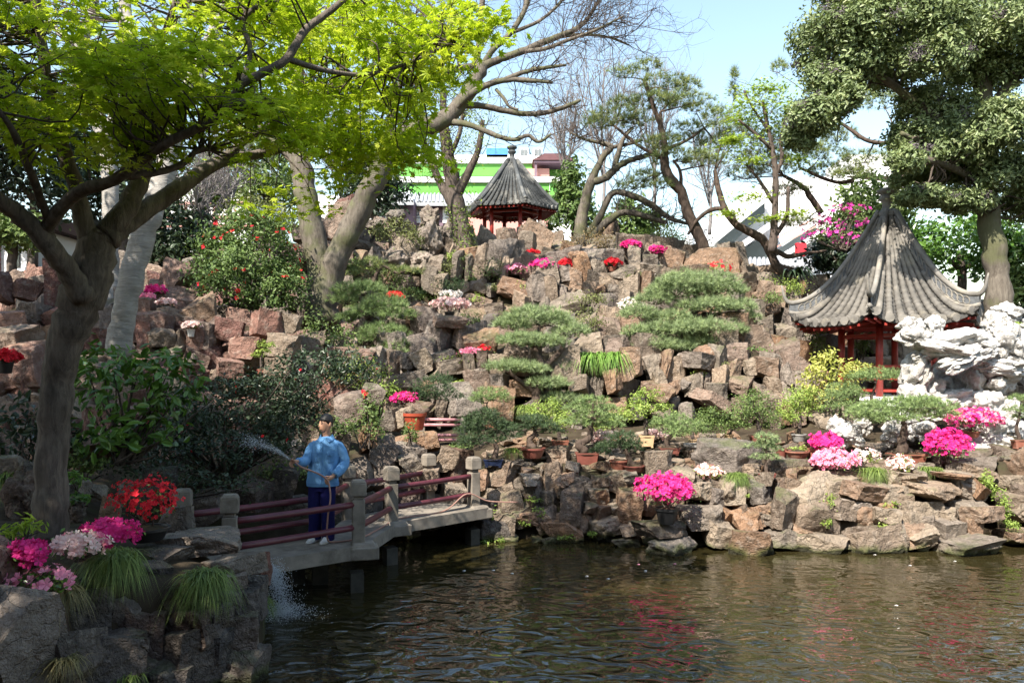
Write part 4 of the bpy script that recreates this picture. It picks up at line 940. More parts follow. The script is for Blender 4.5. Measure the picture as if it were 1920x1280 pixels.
# --- ivy clad tree in front of the pavilion
t5 = thing('ivy_clad_tree', P(878,530,23.6), "rough trunk clad in ivy with sparse new leaves left of the hilltop pavilion", "tree")
sk = woody(t5, [[(880,535,23.6,18.7),(874,480,23.6,16.1),(866,430,23.7,16.1),(853,380,23.8,16.1),(846,330,23.9,14.4),(838,280,24,11.0),(832,220,24.1,7.6),(830,150,24.2,4.2)],[(850,385,23.8,10.2),(822,335,23.9,7.6),(800,280,24,6.0),(780,232,24.1,4.2)],[(853,370,23.8,11.0),(880,320,23.7,7.6),(897,280,23.6,6.0),(905,225,23.5,4.2)],[(840,300,23.9,6.0),(862,250,23.8,4.2),(870,190,23.7,3.4)]], 'bark_dark', 12)
leafy(t5, sk, 90, 1.3, 2600, 'leaf', .075, 'maple2', start=.4, up=.45, r0=.014, jit=.12)
q, r = sk[0]; n = 1500; u = rng.uniform(0, .42, n)**1.0; k = (u*(len(q)-1)).astype(int); dn = nrm(rng.normal(size=(n,3))*[1,1,.2]); C = q[k] + dn*(r[k][:,None]*1.12) + rng.normal(size=(n,3))*.06
leaves('ivy', t5, C, dn, .085, 'leaf', M['ivy'], .5)
# --- twisted bare tree right of the pavilion
t6 = thing('twisted_bare_tree', P(1090,455,25.5), "gnarled grey tree with twisting bare limbs right of the hilltop pavilion", "tree")
sk = woody(t6, [[(1086,462,25.5,14.5),(1090,415,25.5,11.2),(1098,375,25.5,9.9),(1108,342,25.5,8.6),(1118,318,25.5,6.6),(1132,292,25.5,5.9),(1146,276,25.5,5.9),(1128,268,25.5,4.0),(1098,262,25.5,2.6),(1068,248,25.5,2.0)],
 [(1108,342,25.5,7.3),(1135,334,25.4,7.3),(1152,318,25.3,6.6),(1175,303,25.2,5.3),(1205,294,25.1,4.6),(1230,285,25,3.3)],[(1150,322,25.3,5.3),(1158,292,25.3,5.3),(1168,262,25.3,4.0),(1186,240,25.3,2.6)],
 [(1104,440,25.5,7.9),(1128,400,25.3,6.6),(1148,362,25.2,5.9),(1185,367,25,5.9),(1222,384,24.9,5.3),(1255,408,24.8,4.6),(1290,420,24.7,2.6)],[(1106,448,25.5,8.6),(1140,415,25.2,7.3),(1170,398,25.1,5.9),(1210,405,25,5.3),(1250,418,24.9,3.3)],[(1146,276,25.5,4.0),(1180,270,25.4,3.3),(1205,262,25.4,2.6)]], 'bark_moss', 12)
twigs(t6, sk, 150, 1.1, 2, 'bark_twig', .016, .4, .3, .4, 3)
# --- pines
def pine_tree(name, label, limbs, pads, d, mt='pine', size=.19, dens=1.0, bark='bark_pine', cat='tree', tm='pine', group=None, base=None, twn=40, tinted=None):
    o = thing(name, base if base is not None else base_of(limbs[0]), label, cat, group); sk = woody(o, limbs, bark, 10)
    C, N = [], []; allq = np.concatenate([q for q, r in sk]); tb = MB()
    for p_ in pads:
        x, y, w_, h_ = p_[:4]; dd = d + (p_[4] if len(p_) > 4 else rng.uniform(-.5,.5)); c = P(x,y,dd); r = np.array([w_*dd/F, w_*dd/F*.8, h_*dd/F])
        n = int(dens*240*r[0]*(r[0]+r[2])/(size/.15)**2)+30; a, b_ = pad_pts(c, r, n); C.append(a); N.append(b_)
        k = np.argmin(np.linalg.norm(allq-c, axis=1)); pts = spline([allq[k], allq[k]*.5+c*.5+rng.normal(size=3)*.06*r[0], c-[0,0,r[2]*.4]], 3); tb.tube(pts, np.linspace(.03,.012,len(pts))*min(1.5,r[0]+.4), 5, False)
        for _ in range(5): e = c + np.append(rng.normal(size=2)*r[0]*.55, 0); tb.tube([c-[0,0,r[2]*.4], e], [.01,.004], 3, False)
    tb.build('twigs', M[bark], o, True, 'stuff'); C, N = np.concatenate(C), np.concatenate(N)
    leaves('crown', o, C, N, size, tm, M[mt], .45, 'stuff', .3, None)
    return o
pine_tree('leaning_pine', "leaning pine with curved trunk and tufted crown above the red azaleas", [[(1330,500,24,12.2),(1312,445,24,10.8),(1290,400,24,10.1),(1277,360,24,9.4),(1258,338,24,9.4),(1246,310,24,8.6),(1247,280,24,6.5),(1240,240,24,5.0),(1225,200,24,4.3),(1208,150,24,3.6)],[(1250,280,24,3.6),(1290,262,24,2.9),(1320,240,24,2.2)],[(1277,350,24,3.6),(1275,320,24,2.9),(1262,300,24,2.2)],[(1240,235,24,2.9),(1238,210,24,2.9)],[(1250,300,24,3.6),(1200,275,24.2,2.9),(1150,235,24.4,2.2)]],
 [(1215,125,22,12),(1170,140,26,12),(1245,160,45,17),(1290,165,26,14),(1225,195,50,18),(1285,192,44,14),(1150,222,48,17),(1120,235,25,14),(1190,232,32,14),(1240,272,40,16),(1290,240,25,12),(1270,298,52,14),(1320,305,40,16),(1300,262,30,12),(1345,220,34,16),(1350,275,40,18),(1210,335,30,14),(1185,350,26,12),(1240,350,20,10),(1165,195,24,10),(1305,205,24,10)], 24, size=.19, dens=1.5)
pine_tree('spreading_pine', "pine with low crooked trunk and hanging pads left of the lakeside pavilion", [[(1482,520,23.5,9.3),(1457,499,23.5,8.1),(1432,452,23.5,8.1),(1404,434,23.5,7.4),(1379,420,23.5,6.8),(1358,390,23.6,6.2),(1347,354,23.7,5.0),(1340,320,23.8,3.7)],[(1440,460,23.5,5.0),(1475,480,23.2,5.0),(1510,475,23,3.1),(1550,470,23,1.9)],[(1358,390,23.6,4.3),(1330,395,23.7,4.3),(1305,415,23.8,3.1),(1290,440,23.9,2.5)],[(1540,400,24.5,6.2),(1520,370,24.5,5.6),(1505,350,24.5,4.3),(1470,330,24.5,3.1)],[(1600,340,24.5,3.7),(1560,340,24.5,3.1),(1500,315,24.6,2.5)],[(1680,268,23,3.7),(1630,265,23,3.7),(1590,240,23.2,3.1),(1555,215,23.4,1.9)]],
 [(1385,255,36,18),(1420,300,40,20),(1395,330,36,16),(1455,320,46,22),(1490,290,48,22),(1535,290,42,20),(1560,325,48,18),(1600,330,36,14),(1590,180,44,20),(1630,170,40,20),(1660,195,40,22),(1570,260,36,16),(1540,240,30,14),(1480,360,36,12),(1500,420,30,8),(1360,240,30,16),(1620,300,40,14),(1440,270,30,16),(1375,180,10,22),(1378,145,5,14),(1460,130,14,18)], 24.2, size=.19, dens=1.4)
# --- young lime green maple
t9 = thing('young_lime_tree', P(1450,470,22.6), "slender young tree with lime green new leaves between the pines", "tree")
sk = woody(t9, [[(1448,472,22.6,9),(1452,420,22.6,7),(1454,340,22.6,6),(1450,290,22.6,5),(1440,240,22.6,4),(1430,190,22.6,3)],[(1453,330,22.6,4),(1466,300,22.6,4),(1464,260,22.6,3),(1476,210,22.6,3)],[(1450,380,22.6,4),(1425,340,22.5,3),(1400,310,22.4,2)],[(1447,280,22.6,3),(1415,250,22.5,3),(1385,225,22.4,2)],[(1455,440,22.6,5),(1475,405,22.5,4),(1478,350,22.4,3)],[(1444,250,22.6,3),(1410,200,22.6,2),(1395,170,22.6,2)]], 'bark_twig', 8)
twigs(t9, sk, 60, .9, 2, 'bark_twig', .010, .2, .3)
C, N = [], []
for (x,y,w_,h_) in [(1420,170,46,10),(1400,195,34,9),(1455,190,40,12),(1385,270,40,12),(1420,215,44,12),(1460,230,36,12),(1480,205,30,10),(1390,225,30,10),(1440,165,30,8),(1495,300,24,10),(1410,300,26,8),(1372,262,16,6),(1440,250,30,10),(1400,370,36,6),(1440,410,30,6),(1370,400,24,6),(1500,250,22,10),(1490,400,24,8)]:
    c = P(x,y,22.6+rng.uniform(-.4,.4)); n = 220; q = rng.normal(size=(n,3))*[w_*.6*22.6/F, w_*.6*22.6/F, h_*.5*22.6/F]; C.append(c+q); N.append(np.tile([0,-.2,1.],(n,1)))
leaves('crown', t9, np.concatenate(C), np.concatenate(N), .085, 'star5', M['maple2'], .4)
# --- the big evergreen with grey berries on the right
t10 = thing('berried_evergreen', P(1875,600,18.6), "large evergreen hung with grey berry clusters over the lakeside pavilion roof", "tree")
sk = woody(t10, [[(1876,606,18.6,27),(1870,540,18.6,22),(1866,480,18.6,21),(1856,420,18.6,20),(1850,370,18.6,20),(1850,300,18.6,19),(1845,200,18.7,17),(1835,100,18.8,14),(1820,-20,18.9,11),(1815,-150,19,8)],[(1848,300,18.6,12),(1780,240,18.4,10),(1700,180,18.2,8),(1620,120,18,6),(1560,90,17.9,4)],[(1845,220,18.7,11),(1900,150,18.5,9),(1960,80,18.3,7)],[(1840,120,18.8,10),(1760,60,18.6,8),(1690,20,18.4,6),(1620,-30,18.2,4)],[(1850,350,18.6,9),(1800,320,18.2,8),(1740,300,17.8,6),(1700,310,17.6,4)],[(1852,340,18.6,9),(1900,310,18.2,8),(1950,290,17.8,6)],[(1780,240,18.4,7),(1720,260,18,5),(1690,250,17.8,4)]], 'bark_moss', 14)
C, N, BC, TT = [], [], [], []
EB = [(1530,110,50,70),(1580,60,60,60),(1560,160,50,40),(1640,40,70,55),(1620,110,60,50),(1700,60,70,60),(1690,130,60,40),(1760,30,70,60),(1760,110,60,50),(1830,50,70,60),(1830,130,60,50),(1890,40,60,60),(1900,130,60,60),(1950,80,60,80),
      (1530,220,50,40),(1500,260,26,30),(1590,190,30,30),(1740,200,60,40),(1720,260,50,36),(1790,230,60,50),(1760,290,60,40),(1720,330,46,36),(1840,260,60,60),(1900,240,60,60),(1880,330,50,40),(1800,330,60,30),(1950,250,60,80),(1740,370,50,24),(1810,380,50,30),(1700,300,30,30),(1910,390,40,40),(1960,350,50,60),(1600,-20,80,50),(1720,-30,90,50),(1840,-40,90,50),(1940,-30,80,60)]
for (x,y,w_,h_) in EB:
    d = 18.3 + rng.uniform(-1.2,1.0); c = P(x,y,d); r = np.array([w_*d/F, w_*d/F*.9, h_*d/F])
    a, b_, k = clump_pts(c, r, 3400, 26, .2); C.append(a); N.append(b_); TT.append(.25+.5*rng.uniform(size=len(a))*.6+.35*(k*7.3%1))
    a, b_, k = clump_pts(c, r*1.04, 700, 6, .12, -.2, 0); BC.append(a)
C, N, TT = np.concatenate(C), np.concatenate(N), np.concatenate(TT)
leaves('crown', t10, C, N, .105, 'oval', M['evergreen'], .7, 'stuff', .3, TT)
leaves('berry_sprays', t10, np.concatenate(BC), [0,0,1], .03, 'berry', M['berry'], 1., 'stuff', .4)
tb = MB(); q_ = np.concatenate([q for q, r in sk])
for (x,y,w_,h_) in EB:
    c = P(x,y,18.3); k = np.argmin(np.linalg.norm(q_-c, axis=1))
    for _ in range(4): e = c + rng.normal(size=3)*[w_*.012*.5,.3,h_*.012*.4]; pts = spline([q_[k], (q_[k]+e)/2+rng.normal(size=3)*.15, e], 3); tb.tube(pts, np.linspace(.03,.008,len(pts)), 4, False)
tb.build('twigs', M['bark_dark'], t10, True, 'stuff')
# --- hazy bare trees far behind
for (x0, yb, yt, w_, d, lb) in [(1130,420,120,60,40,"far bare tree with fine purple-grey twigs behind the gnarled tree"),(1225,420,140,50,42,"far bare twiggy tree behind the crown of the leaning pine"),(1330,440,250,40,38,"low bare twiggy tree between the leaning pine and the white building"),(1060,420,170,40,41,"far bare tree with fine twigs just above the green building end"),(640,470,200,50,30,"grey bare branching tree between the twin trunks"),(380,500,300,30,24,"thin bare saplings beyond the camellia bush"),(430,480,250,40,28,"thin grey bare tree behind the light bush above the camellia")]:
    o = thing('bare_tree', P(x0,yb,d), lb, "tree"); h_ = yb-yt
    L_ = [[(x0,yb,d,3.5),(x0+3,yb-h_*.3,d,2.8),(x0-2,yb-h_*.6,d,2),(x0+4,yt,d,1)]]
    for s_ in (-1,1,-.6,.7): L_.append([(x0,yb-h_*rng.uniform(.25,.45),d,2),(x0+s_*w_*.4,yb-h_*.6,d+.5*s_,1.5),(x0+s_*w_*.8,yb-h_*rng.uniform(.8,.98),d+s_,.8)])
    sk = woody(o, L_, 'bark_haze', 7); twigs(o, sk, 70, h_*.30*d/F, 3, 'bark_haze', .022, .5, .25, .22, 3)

# ================================================================== shrubs and background foliage
def bush(name, label, blobs, d, mt, size, dens=1.0, tm='oval', flowers=None, cat='shrub', group=None, stems=True, clumps=14, sig=.26, spread=.7, gz=None, bark='bark_dark'):
    """blobs: (px, py, half width px, half height px[, depth offset])"""
    x, y, w_, h_ = blobs[0][:4]; yb = max(b_[1]+b_[3] for b_ in blobs); o = thing(name, P(x, yb, d), label, cat, group); C, N, TT = [], [], []; FC, FN = [], []; sb = MB()
    for b_ in blobs:
        dd = d + (b_[4] if len(b_) > 4 else 0); c = P(b_[0],b_[1],dd); r = np.array([b_[2]*dd/F, b_[2]*dd/F*.85, b_[3]*dd/F])
        n = int(dens*2.6*(r[0]*r[2]*4)/(size*size)*1.0)+60; a, e, k = clump_pts(c, r, n, clumps, sig); C.append(a); N.append(e); TT.append(.3+.4*((k*9.7)%1)+.15*rng.normal(size=n))
        if flowers:
            a, e, k = clump_pts(c, r*1.06, max(2,int(flowers[2]*r[0]*r[2]*4)), 30, .07, -.35, 0); FC.append(a); FN.append(e)
        base = P(x, yb, d)
        for _ in range(5):
            e = c + rng.normal(size=3)*r*.4; s0 = base + np.append(rng.normal(size=2)*.08, 0); pts = spline([s0, (s0+e)/2 + rng.normal(size=3)*r*.12, e], 3); sb.tube(pts, np.linspace(.022,.006,len(pts))*(.5+r[0]), 4, False)
    if stems: sb.build('stems', M[bark], o, True, 'stuff')
    leaves('foliage', o, np.concatenate(C), np.concatenate(N), size, tm, M[mt], spread, 'stuff', .3, np.clip(np.concatenate(TT),0,1))
    if flowers: leaves('blossoms', o, np.concatenate(FC), np.concatenate(FN), flowers[1], 'flower', M[flowers[0]], .5, 'stuff', .25)
    return o
# dark trees closing the view behind the left slope
for (x,y,w_,h_,d,mt,lb) in [(60,300,140,150,26,'darkleaf',"dark broadleaf tree behind the maple's forked trunk"),(230,330,110,120,27,'darkleaf',"dark glossy tree between the two pale trunks"),(330,440,80,70,24,'darkleaf',"dark rounded evergreen behind the red standing stone"),(700,360,70,70,30,'darkleaf',"dark evergreen mass behind the twin mossy trunks"),(500,330,80,90,32,'midleaf',"mid green tree beyond the camellia bush"),(-60,180,120,120,24,'darkleaf',"tall dark tree whose crown tops the forked maple limbs"),(1075,385,46,70,30,'camellia',"glossy evergreen beside the end of the green building"),(1180,420,60,40,29,'camellia',"low glossy evergreen under the twisting limbs"),(380,350,50,60,33,'midleaf',"thin green tree in front of the pink trimmed hall"),(1800,470,120,70,25,'glossy',"leafy green tree behind the lakeside pavilion roof"),(1635,395,70,75,27,'midleaf',"green tree between the magenta shrub and pavilion roof"),(1920,520,60,70,24,'midleaf',"green shrubby tree right of the evergreen trunk"),(1580,480,60,46,25.5,'darkleaf',"dark shrub behind the left upswept eave"),(20,440,60,40,22,'midleaf',"sparse green shrub below the white panelled hall")]:
    o = thing('background_tree', P(x,y+h_+60,d), lb, "tree"); sk = woody(o, [[(x,y+h_+60,d,10),(x+4,y+h_*.6,d,8),(x-3,y,d,4)],[(x,y+h_*.6,d,5),(x+w_*.4,y,d+.3,2)],[(x,y+h_*.5,d,5),(x-w_*.4,y-h_*.1,d-.3,2)]], 'bark_dark', 8)
    r = np.array([w_*d/F, w_*d/F*.8, h_*d/F]); a, e, k = clump_pts(P(x,y,d), r, int(3400*min(2.2,(w_*h_)/9000+.35)), 26, .2, -.7); leaves('crown', o, a, e, .19 if d > 22 else .15, 'oval', M[mt], .8, 'stuff', .35, np.clip(.2+.6*((k*7.7)%1)+.1*rng.normal(size=len(k)),0,1))
bush('camellia_bush', "large camellia bush with red flowers on the shaded slope", [(468,500,105,90),(430,535,70,60,-.3),(520,545,60,60,-.2),(470,440,80,50)], 18.8, 'camellia', .09, 2.6, 'oval', ('p_red',.055,6.5), clumps=30, sig=.16)
bush('light_green_bush', "light olive green bush above the camellia", [(490,410,70,44),(450,400,36,30),(530,420,36,30)], 21.5, 'olive', .09, 1.1, 'leaf', clumps=24)
bush('olive_cliff_bush', "dense yellow-olive bush on the cliff between the trunks", [(748,440,46,28),(720,435,26,20),(775,450,24,18)], 23.2, 'olive', .07, 1.3, 'leaf')
bush('glossy_rhododendron', "broad-leaved rhododendron with glossy leaves right behind the maple trunk", [(230,740,110,80),(180,700,70,60),(300,700,70,50),(200,820,80,50),(270,810,70,50,-.2),(330,730,50,60)], 10.2, 'glossy', .15, .75, 'oval', clumps=34, sig=.17, spread=.5)
bush('dark_camellia_shrub', "dark spreading shrub with few small red flowers being watered from the bridge", [(420,770,110,70),(350,800,90,60),(500,760,100,66),(590,700,90,46),(430,840,120,50,-.3),(520,820,70,50,-.3),(650,690,60,40),(330,860,70,40,-.4),(560,770,60,50)], 11.9, 'darkleaf', .065, 1.5, 'oval', ('p_red',.028,4.), clumps=40, sig=.16)
bush('dark_leaf_shrub', "dark low shrub at the corner beneath the rhododendron", [(60,790,70,60),(20,840,60,60),(110,830,50,50)], 10.0, 'darkleaf', .11, .8, 'oval', clumps=22)
bush('pale_green_shrub', "pale green shrub on the slope behind the worker", [(690,715,46,36),(660,690,40,30),(720,740,30,26)], 16.6, 'lime', .055, 1.0, 'leaf')
bush('green_slope_shrub', "green shrub at the foot of the mossy twin trunks", [(610,620,44,44),(640,650,36,36)], 17.6, 'midleaf', .075, 1.0, 'leaf')
bush('magenta_flowering_shrub', "tall loose shrub covered in magenta blossom left of the pavilion roof", [(1580,410,50,26),(1600,395,30,18),(1545,440,40,22),(1590,450,36,20)], 23.6, 'midleaf', .07, .45, 'leaf', ('p_purple',.062,60.), clumps=26, sig=.12)
bush('yellow_green_shrub', "bright yellow-green shrub in front of the pavilion columns", [(1555,690,46,36),(1530,715,36,36),(1585,720,34,30),(1540,745,44,24),(1610,690,24,14)], 16.9, 'yellowleaf', .085, .9, 'oval', clumps=24, sig=.18)
for (x,y,w_,h_,d,mt,sz,lb) in [(1095,600,40,24,19.2,'olive',.06,"olive shrub on the ledge beside the centre cloud pine"),(910,510,46,26,22.6,'midleaf',.06,"green shrub left of the cliff top azaleas"),(840,535,30,20,21.6,'darkjuniper',.07,"dark green dwarf conifer on the cliff by the ivy trunk"),(1170,470,40,22,24,'olive',.06,"olive scrub behind the red azalea on the stone pillar"),(1110,455,50,26,24.5,'russet',.06,"russet twiggy scrub beside the gnarled tree foot"),(1240,440,40,24,26,'lime',.07,"light green scrub above the cliff azaleas"),(730,520,36,18,22,'midleaf',.06,"small green shrub under the karst rocks"),(880,600,24,20,19.6,'midleaf',.05,"small green shrub beside the pale pink azalea pillar"),(1100,560,40,14,20.5,'olive',.05,"low olive growth on the cliff ledge"),(1340,520,40,20,23,'lime',.06,"light green scrub on the cliff top near the low wall"),(1460,540,50,20,23,'lime',.06,"light green shoots along the cliff top by the pavilion"),(1380,655,60,10,18.6,'glossy',.05,"low bright green ground cover under the big cloud pine"),(860,680,34,14,17.7,'lime',.05,"lime green creeper on the rock pillar under pink azaleas"),(560,560,20,40,18.6,'midleaf',.07,"narrow green shrub beside the camellia"),(940,595,24,14,20,'olive',.05,"small olive plant on the cliff step"),(660,500,30,20,22.5,'midleaf',.07,"small pine green shrub between the twin trunks"),(760,550,40,16,21.4,'midleaf',.06,"low green shrub right of the red azalea patch"),(1300,470,50,30,27,'olive',.08,"loose olive scrub behind the leaning pine trunk"),(1440,560,34,14,22,'midleaf',.06,"small shrub by the ochre boulder"),(1530,640,20,30,20.5,'midleaf',.06,"slender green plant on the slope left of the pavilion"),(1600,770,30,24,15.8,'midleaf',.055,"small green shrub below the yellow-green shrub"),(1610,640,26,34,22,'midleaf',.08,"green shrub seen between the pavilion columns"),(770,810,14,24,14.3,'midleaf',.05,"fern like growth on the dark rock near the red pot"),(690,790,30,50,13.5,'midleaf',.055,"ivy growth hanging on the rock behind the worker"),(150,870,50,30,10,'midleaf',.06,"sunlit small leaved plant right of the maple trunk"),(520,880,60,30,11.8,'midleaf',.06,"light green plants under the dark shrub by the bridge"),(630,800,40,24,13.2,'midleaf',.06,"green leaves on the rock over the worker's shoulder")]:
    bush('slope_shrub', lb, [(x,y,w_,h_),(x+w_*.4,y+h_*.2,w_*.6,h_*.7)], d, mt, sz, .9, 'leaf' if mt != 'darkjuniper' else 'tuft_s', clumps=16)
for k in range(44):
    seg = [2,3,4,4,5][k%5]; px = rng.uniform(640,1520); q, d = surf(px, seg, rng.uniform(.15,.95)); py = HZ+F*(CZ-q[2])/d; w_ = rng.uniform(9,20)
    bush('crevice_plant', "small green plant growing from a crevice in the sunlit cliff", [(px,py,w_,w_*rng.uniform(.5,.9))], d-.32, ['lime','olive','midleaf'][k%3], .05, .9, 'leaf', group="small plants in the cliff crevices", stems=False, clumps=7)
# hanging plants in the joints of the shore wall
for (x,y,w_,h_,k) in [(1555,945,14,20,0),(1550,975,14,16,0),(1535,960,8,8,0),(1672,950,16,8,0),(1655,985,8,20,0),(1850,905,16,26,1),(1885,960,18,26,1),(1870,925,14,16,1),(1895,985,14,12,1),(1000,935,16,8,2),(1015,960,14,10,2),(925,965,10,16,2),(985,980,12,8,2),(1060,1005,16,6,2),(915,1020,14,12,2),(935,1012,10,8,2),(1110,1000,8,8,2),(1425,1005,8,6,0),(1460,960,14,8,3),(1400,930,6,5,0)]:
    bush('wall_fern', ["small green fern rooted in the sunlit shore wall joints","light green creeper hanging beside the dark gap in the shore wall","small bright plant in the shaded shore rocks by the bridge end","dry brown tuft in a hollow of the shore wall"][k], [(x,y,w_,h_)], shore_d(x,y)-.12, ['lime','lime','lime','russet'][k], .045, 1.1, 'leaf', group=["ferns in the sunlit shore wall","creepers by the dark gap","plants in the shaded shore rocks","dry tufts in the wall"][k], stems=False, clumps=8)

# ------------------------------------------------------------------ cloud pruned pines on the cliff
pine_tree('cloud_pruned_pine', "big cloud-pruned blue-green pine spreading over the cliff left of the pavilion", [[(1290,690,19.0,12),(1300,650,19.0,11),(1285,610,19.1,10),(1310,570,19.2,8),(1300,540,19.3,6)],[(1290,640,19,7),(1240,640,18.9,6),(1210,650,18.8,4)],[(1290,600,19.1,6),(1350,590,19,5),(1390,585,18.9,3)]],
 [(1300,535,70,22,.2),(1265,550,50,22,.1),(1350,548,50,20,.2),(1230,565,36,16,0),(1385,580,34,16,0),(1330,578,60,18,-.1),(1200,592,36,18,-.2),(1255,598,40,14,-.2),(1400,600,24,12,0),(1270,622,60,20,-.4),(1330,620,60,18,-.4),(1225,650,40,18,-.5),(1270,652,44,14,-.5),(1195,625,24,14,-.4),(1310,645,36,12,-.4),(1375,622,30,12,-.2)], 18.8, 'bluepine', .13, 3.2)
pine_tree('cloud_pruned_pine', "cloud-pruned pine in stepped tiers above the bonsai at the cliff centre", [[(1010,780,16.9,10),(1005,730,17,9),(1018,690,17.1,8),(1000,650,17.2,7),(1010,615,17.3,5)],[(1015,690,17.1,6),(1050,660,17.1,5),(1060,630,17.1,4)],[(1008,740,17,5),(970,710,16.9,4),(950,695,16.8,3)]],
 [(1000,600,56,22,.3),(960,612,34,16,.2),(1040,606,34,18,.2),(1070,626,34,18,.1),(980,642,50,16,-.1),(1020,645,40,16,-.1),(960,690,46,12,-.3),(1000,696,30,10,-.3),(1025,722,36,12,-.3),(1050,750,40,12,-.1),(1060,690,30,12,.2)], 17.2, 'bluepine', .125, 3.4)
pine_tree('cloud_pruned_pine', "cloud-pruned pine with dark curved branches on the slope behind the worker", [[(690,690,18.4,9),(680,650,18.4,8),(668,620,18.4,7),(690,590,18.5,6),(675,555,18.6,4)],[(680,640,18.4,5),(715,625,18.3,4),(740,615,18.2,3)]],
 [(680,548,46,18,.3),(650,565,30,16,.3),(720,575,40,18,0),(690,590,36,14,0),(745,595,36,16,-.1),(720,625,44,16,-.2),(750,650,34,16,-.3),(690,640,26,12,-.2),(735,665,40,14,-.3),(655,600,24,12,.1)], 18.4, 'juniper', .13, 2.8)
pine_tree('cliff_pine', "small pine with thin crooked stem on the cliff above the red azalea patch", [[(700,540,21.6,5),(705,515,21.6,4),(720,500,21.6,3),(745,512,21.6,3),(765,505,21.6,2)]], [(690,495,30,10),(730,510,36,10),(765,512,26,8),(670,515,22,8)], 21.6, 'pine', .13, 1.1)
# ------------------------------------------------------------------ grasses
def grass(name, label, px, py, w_, h_, d, n, mt, L=.5, wd=.006, base=None, droop=1.0, group=None, lean=(0,-.25), cat='grass'):
    """arching blades from one crown: each blade a bent strip"""
    c = P(px,py,d); R_ = w_*d/F; b = []; fs = []; k = 0; tn = []; seg = 5
    for _ in range(n):
        a = rng.uniform(0,2*np.pi); o0 = c + np.append(rng.normal(size=2)*R_*.22, 0); out = np.array([math.cos(a)+lean[0], math.sin(a)+lean[1], 0])*rng.uniform(.35,1.1); ln = L*rng.uniform(.6,1.15)
        u = np.linspace(0,1,seg+1); rise = rng.uniform(.55,1.0)
        pts = o0 + out[None]*(u[:,None]**1.2)*ln*.75 + np.array([0,0,1])*((rise*u - (rise+.55*droop)*u**2.2)*ln)[:,None]
        s_ = nrm(np.cross(out, [0,0,1]))*wd*rng.uniform(.7,1.3); w2 = (1-u**1.5)[:,None]*s_
        b.append(pts-w2); b.append(pts+w2); i = np.arange(seg); fs.append(np.stack([k+i, k+i+1, k+seg+1+i+1, k+seg+1+i],1)); k += 2*(seg+1); tn.append(np.full(2*(seg+1), rng.uniform()))
    o = mk(name, np.concatenate(b)-0, [np.concatenate(fs)], M[mt], None, True, np.concatenate(tn)); tag(o, label, cat, group); return o
grass('grass_clump', "large arching grass clump spilling over bank stones next to the magenta azalea", 215,1050,55,60,7.0,900,'grass',.52,.0045)
grass('grass_clump', "round grass clump spilling down the bank nearest the bridge end", 385,1085,50,60,7.25,900,'grass',.50,.0045)
grass('grass_clump', "dry brownish grass clump under the pink azalea on the bank", 120,1110,45,40,6.5,420,'drygrass',.38,.004)
grass('grass_clump', "small shaded grass tuft low between the bank stones", 125,1240,40,30,6.2,200,'drygrass',.34,.004)
grass('grass_clump', "thin grass tuft hanging at the foot of the bank stones", 240,1270,40,30,6.7,220,'grass',.34,.004)
grass('grass_clump', "thin strands of grass growing low on the bank beside the splash", 495,1130,20,30,8.1,180,'grass',.30,.004)
grass('grass_clump', "dark strap-leaved clump behind the grey karst stone by the maple", 20,900,40,30,9.2,420,'grass',.55,.009,droop=.8)
grass('grass_clump', "neat light green grass mound on the shore wall beside the small tiered bonsai", 1383,893,34,20,13.45,520,'grass',.36,.005)
grass('grass_clump', "light green grass mound on the shore wall between pink and pale azaleas", 1637,884,34,22,13.5,620,'grass',.38,.005)
grass('grass_clump', "short green tufts at the rim of the shore wall below the magenta azalea", 1745,880,34,16,13.6,420,'grass',.26,.005)
grass('daylily_clump', "bright green strap-leaved daylilies hanging over the cliff ledge", 1108,668,40,20,17.6,230,'daylily',.62,.012,droop=1.25,lean=(-.2,-.7),cat='plant')
grass('daylily_clump', "second bright green strap-leaved clump against the white pointed stone", 1150,668,36,20,17.5,200,'daylily',.62,.012,droop=1.25,lean=(.1,-.7),cat='plant')
grass('spider_plant', "pale green leafy pot plant between the bonsai by the bridge end", 960,845,20,16,14.5,150,'lime',.30,.009,droop=.8,cat='plant')
grass('cycad', "dark cycad with stiff arching fronds behind the pavilion's left eave", 1490,515,30,20,23.4,70,'darkleaf',.95,.05,droop=.5,cat='plant')
grass('grass_clump', "dark green hanging grass in the hollow under the centre cloud pine", 985,765,24,20,16.8,300,'grass',.42,.008)
for (x,y,d) in [(1720,610,16.2),(1855,612,16.2),(1905,600,16.6)]:
    grass('iris_tuft', "iris leaves sprouting on top of the white limestone formation", x,y+8,10,14,d,26,'lime',.3,.010,droop=.6,group="iris tufts on the white limestone",cat='plant')

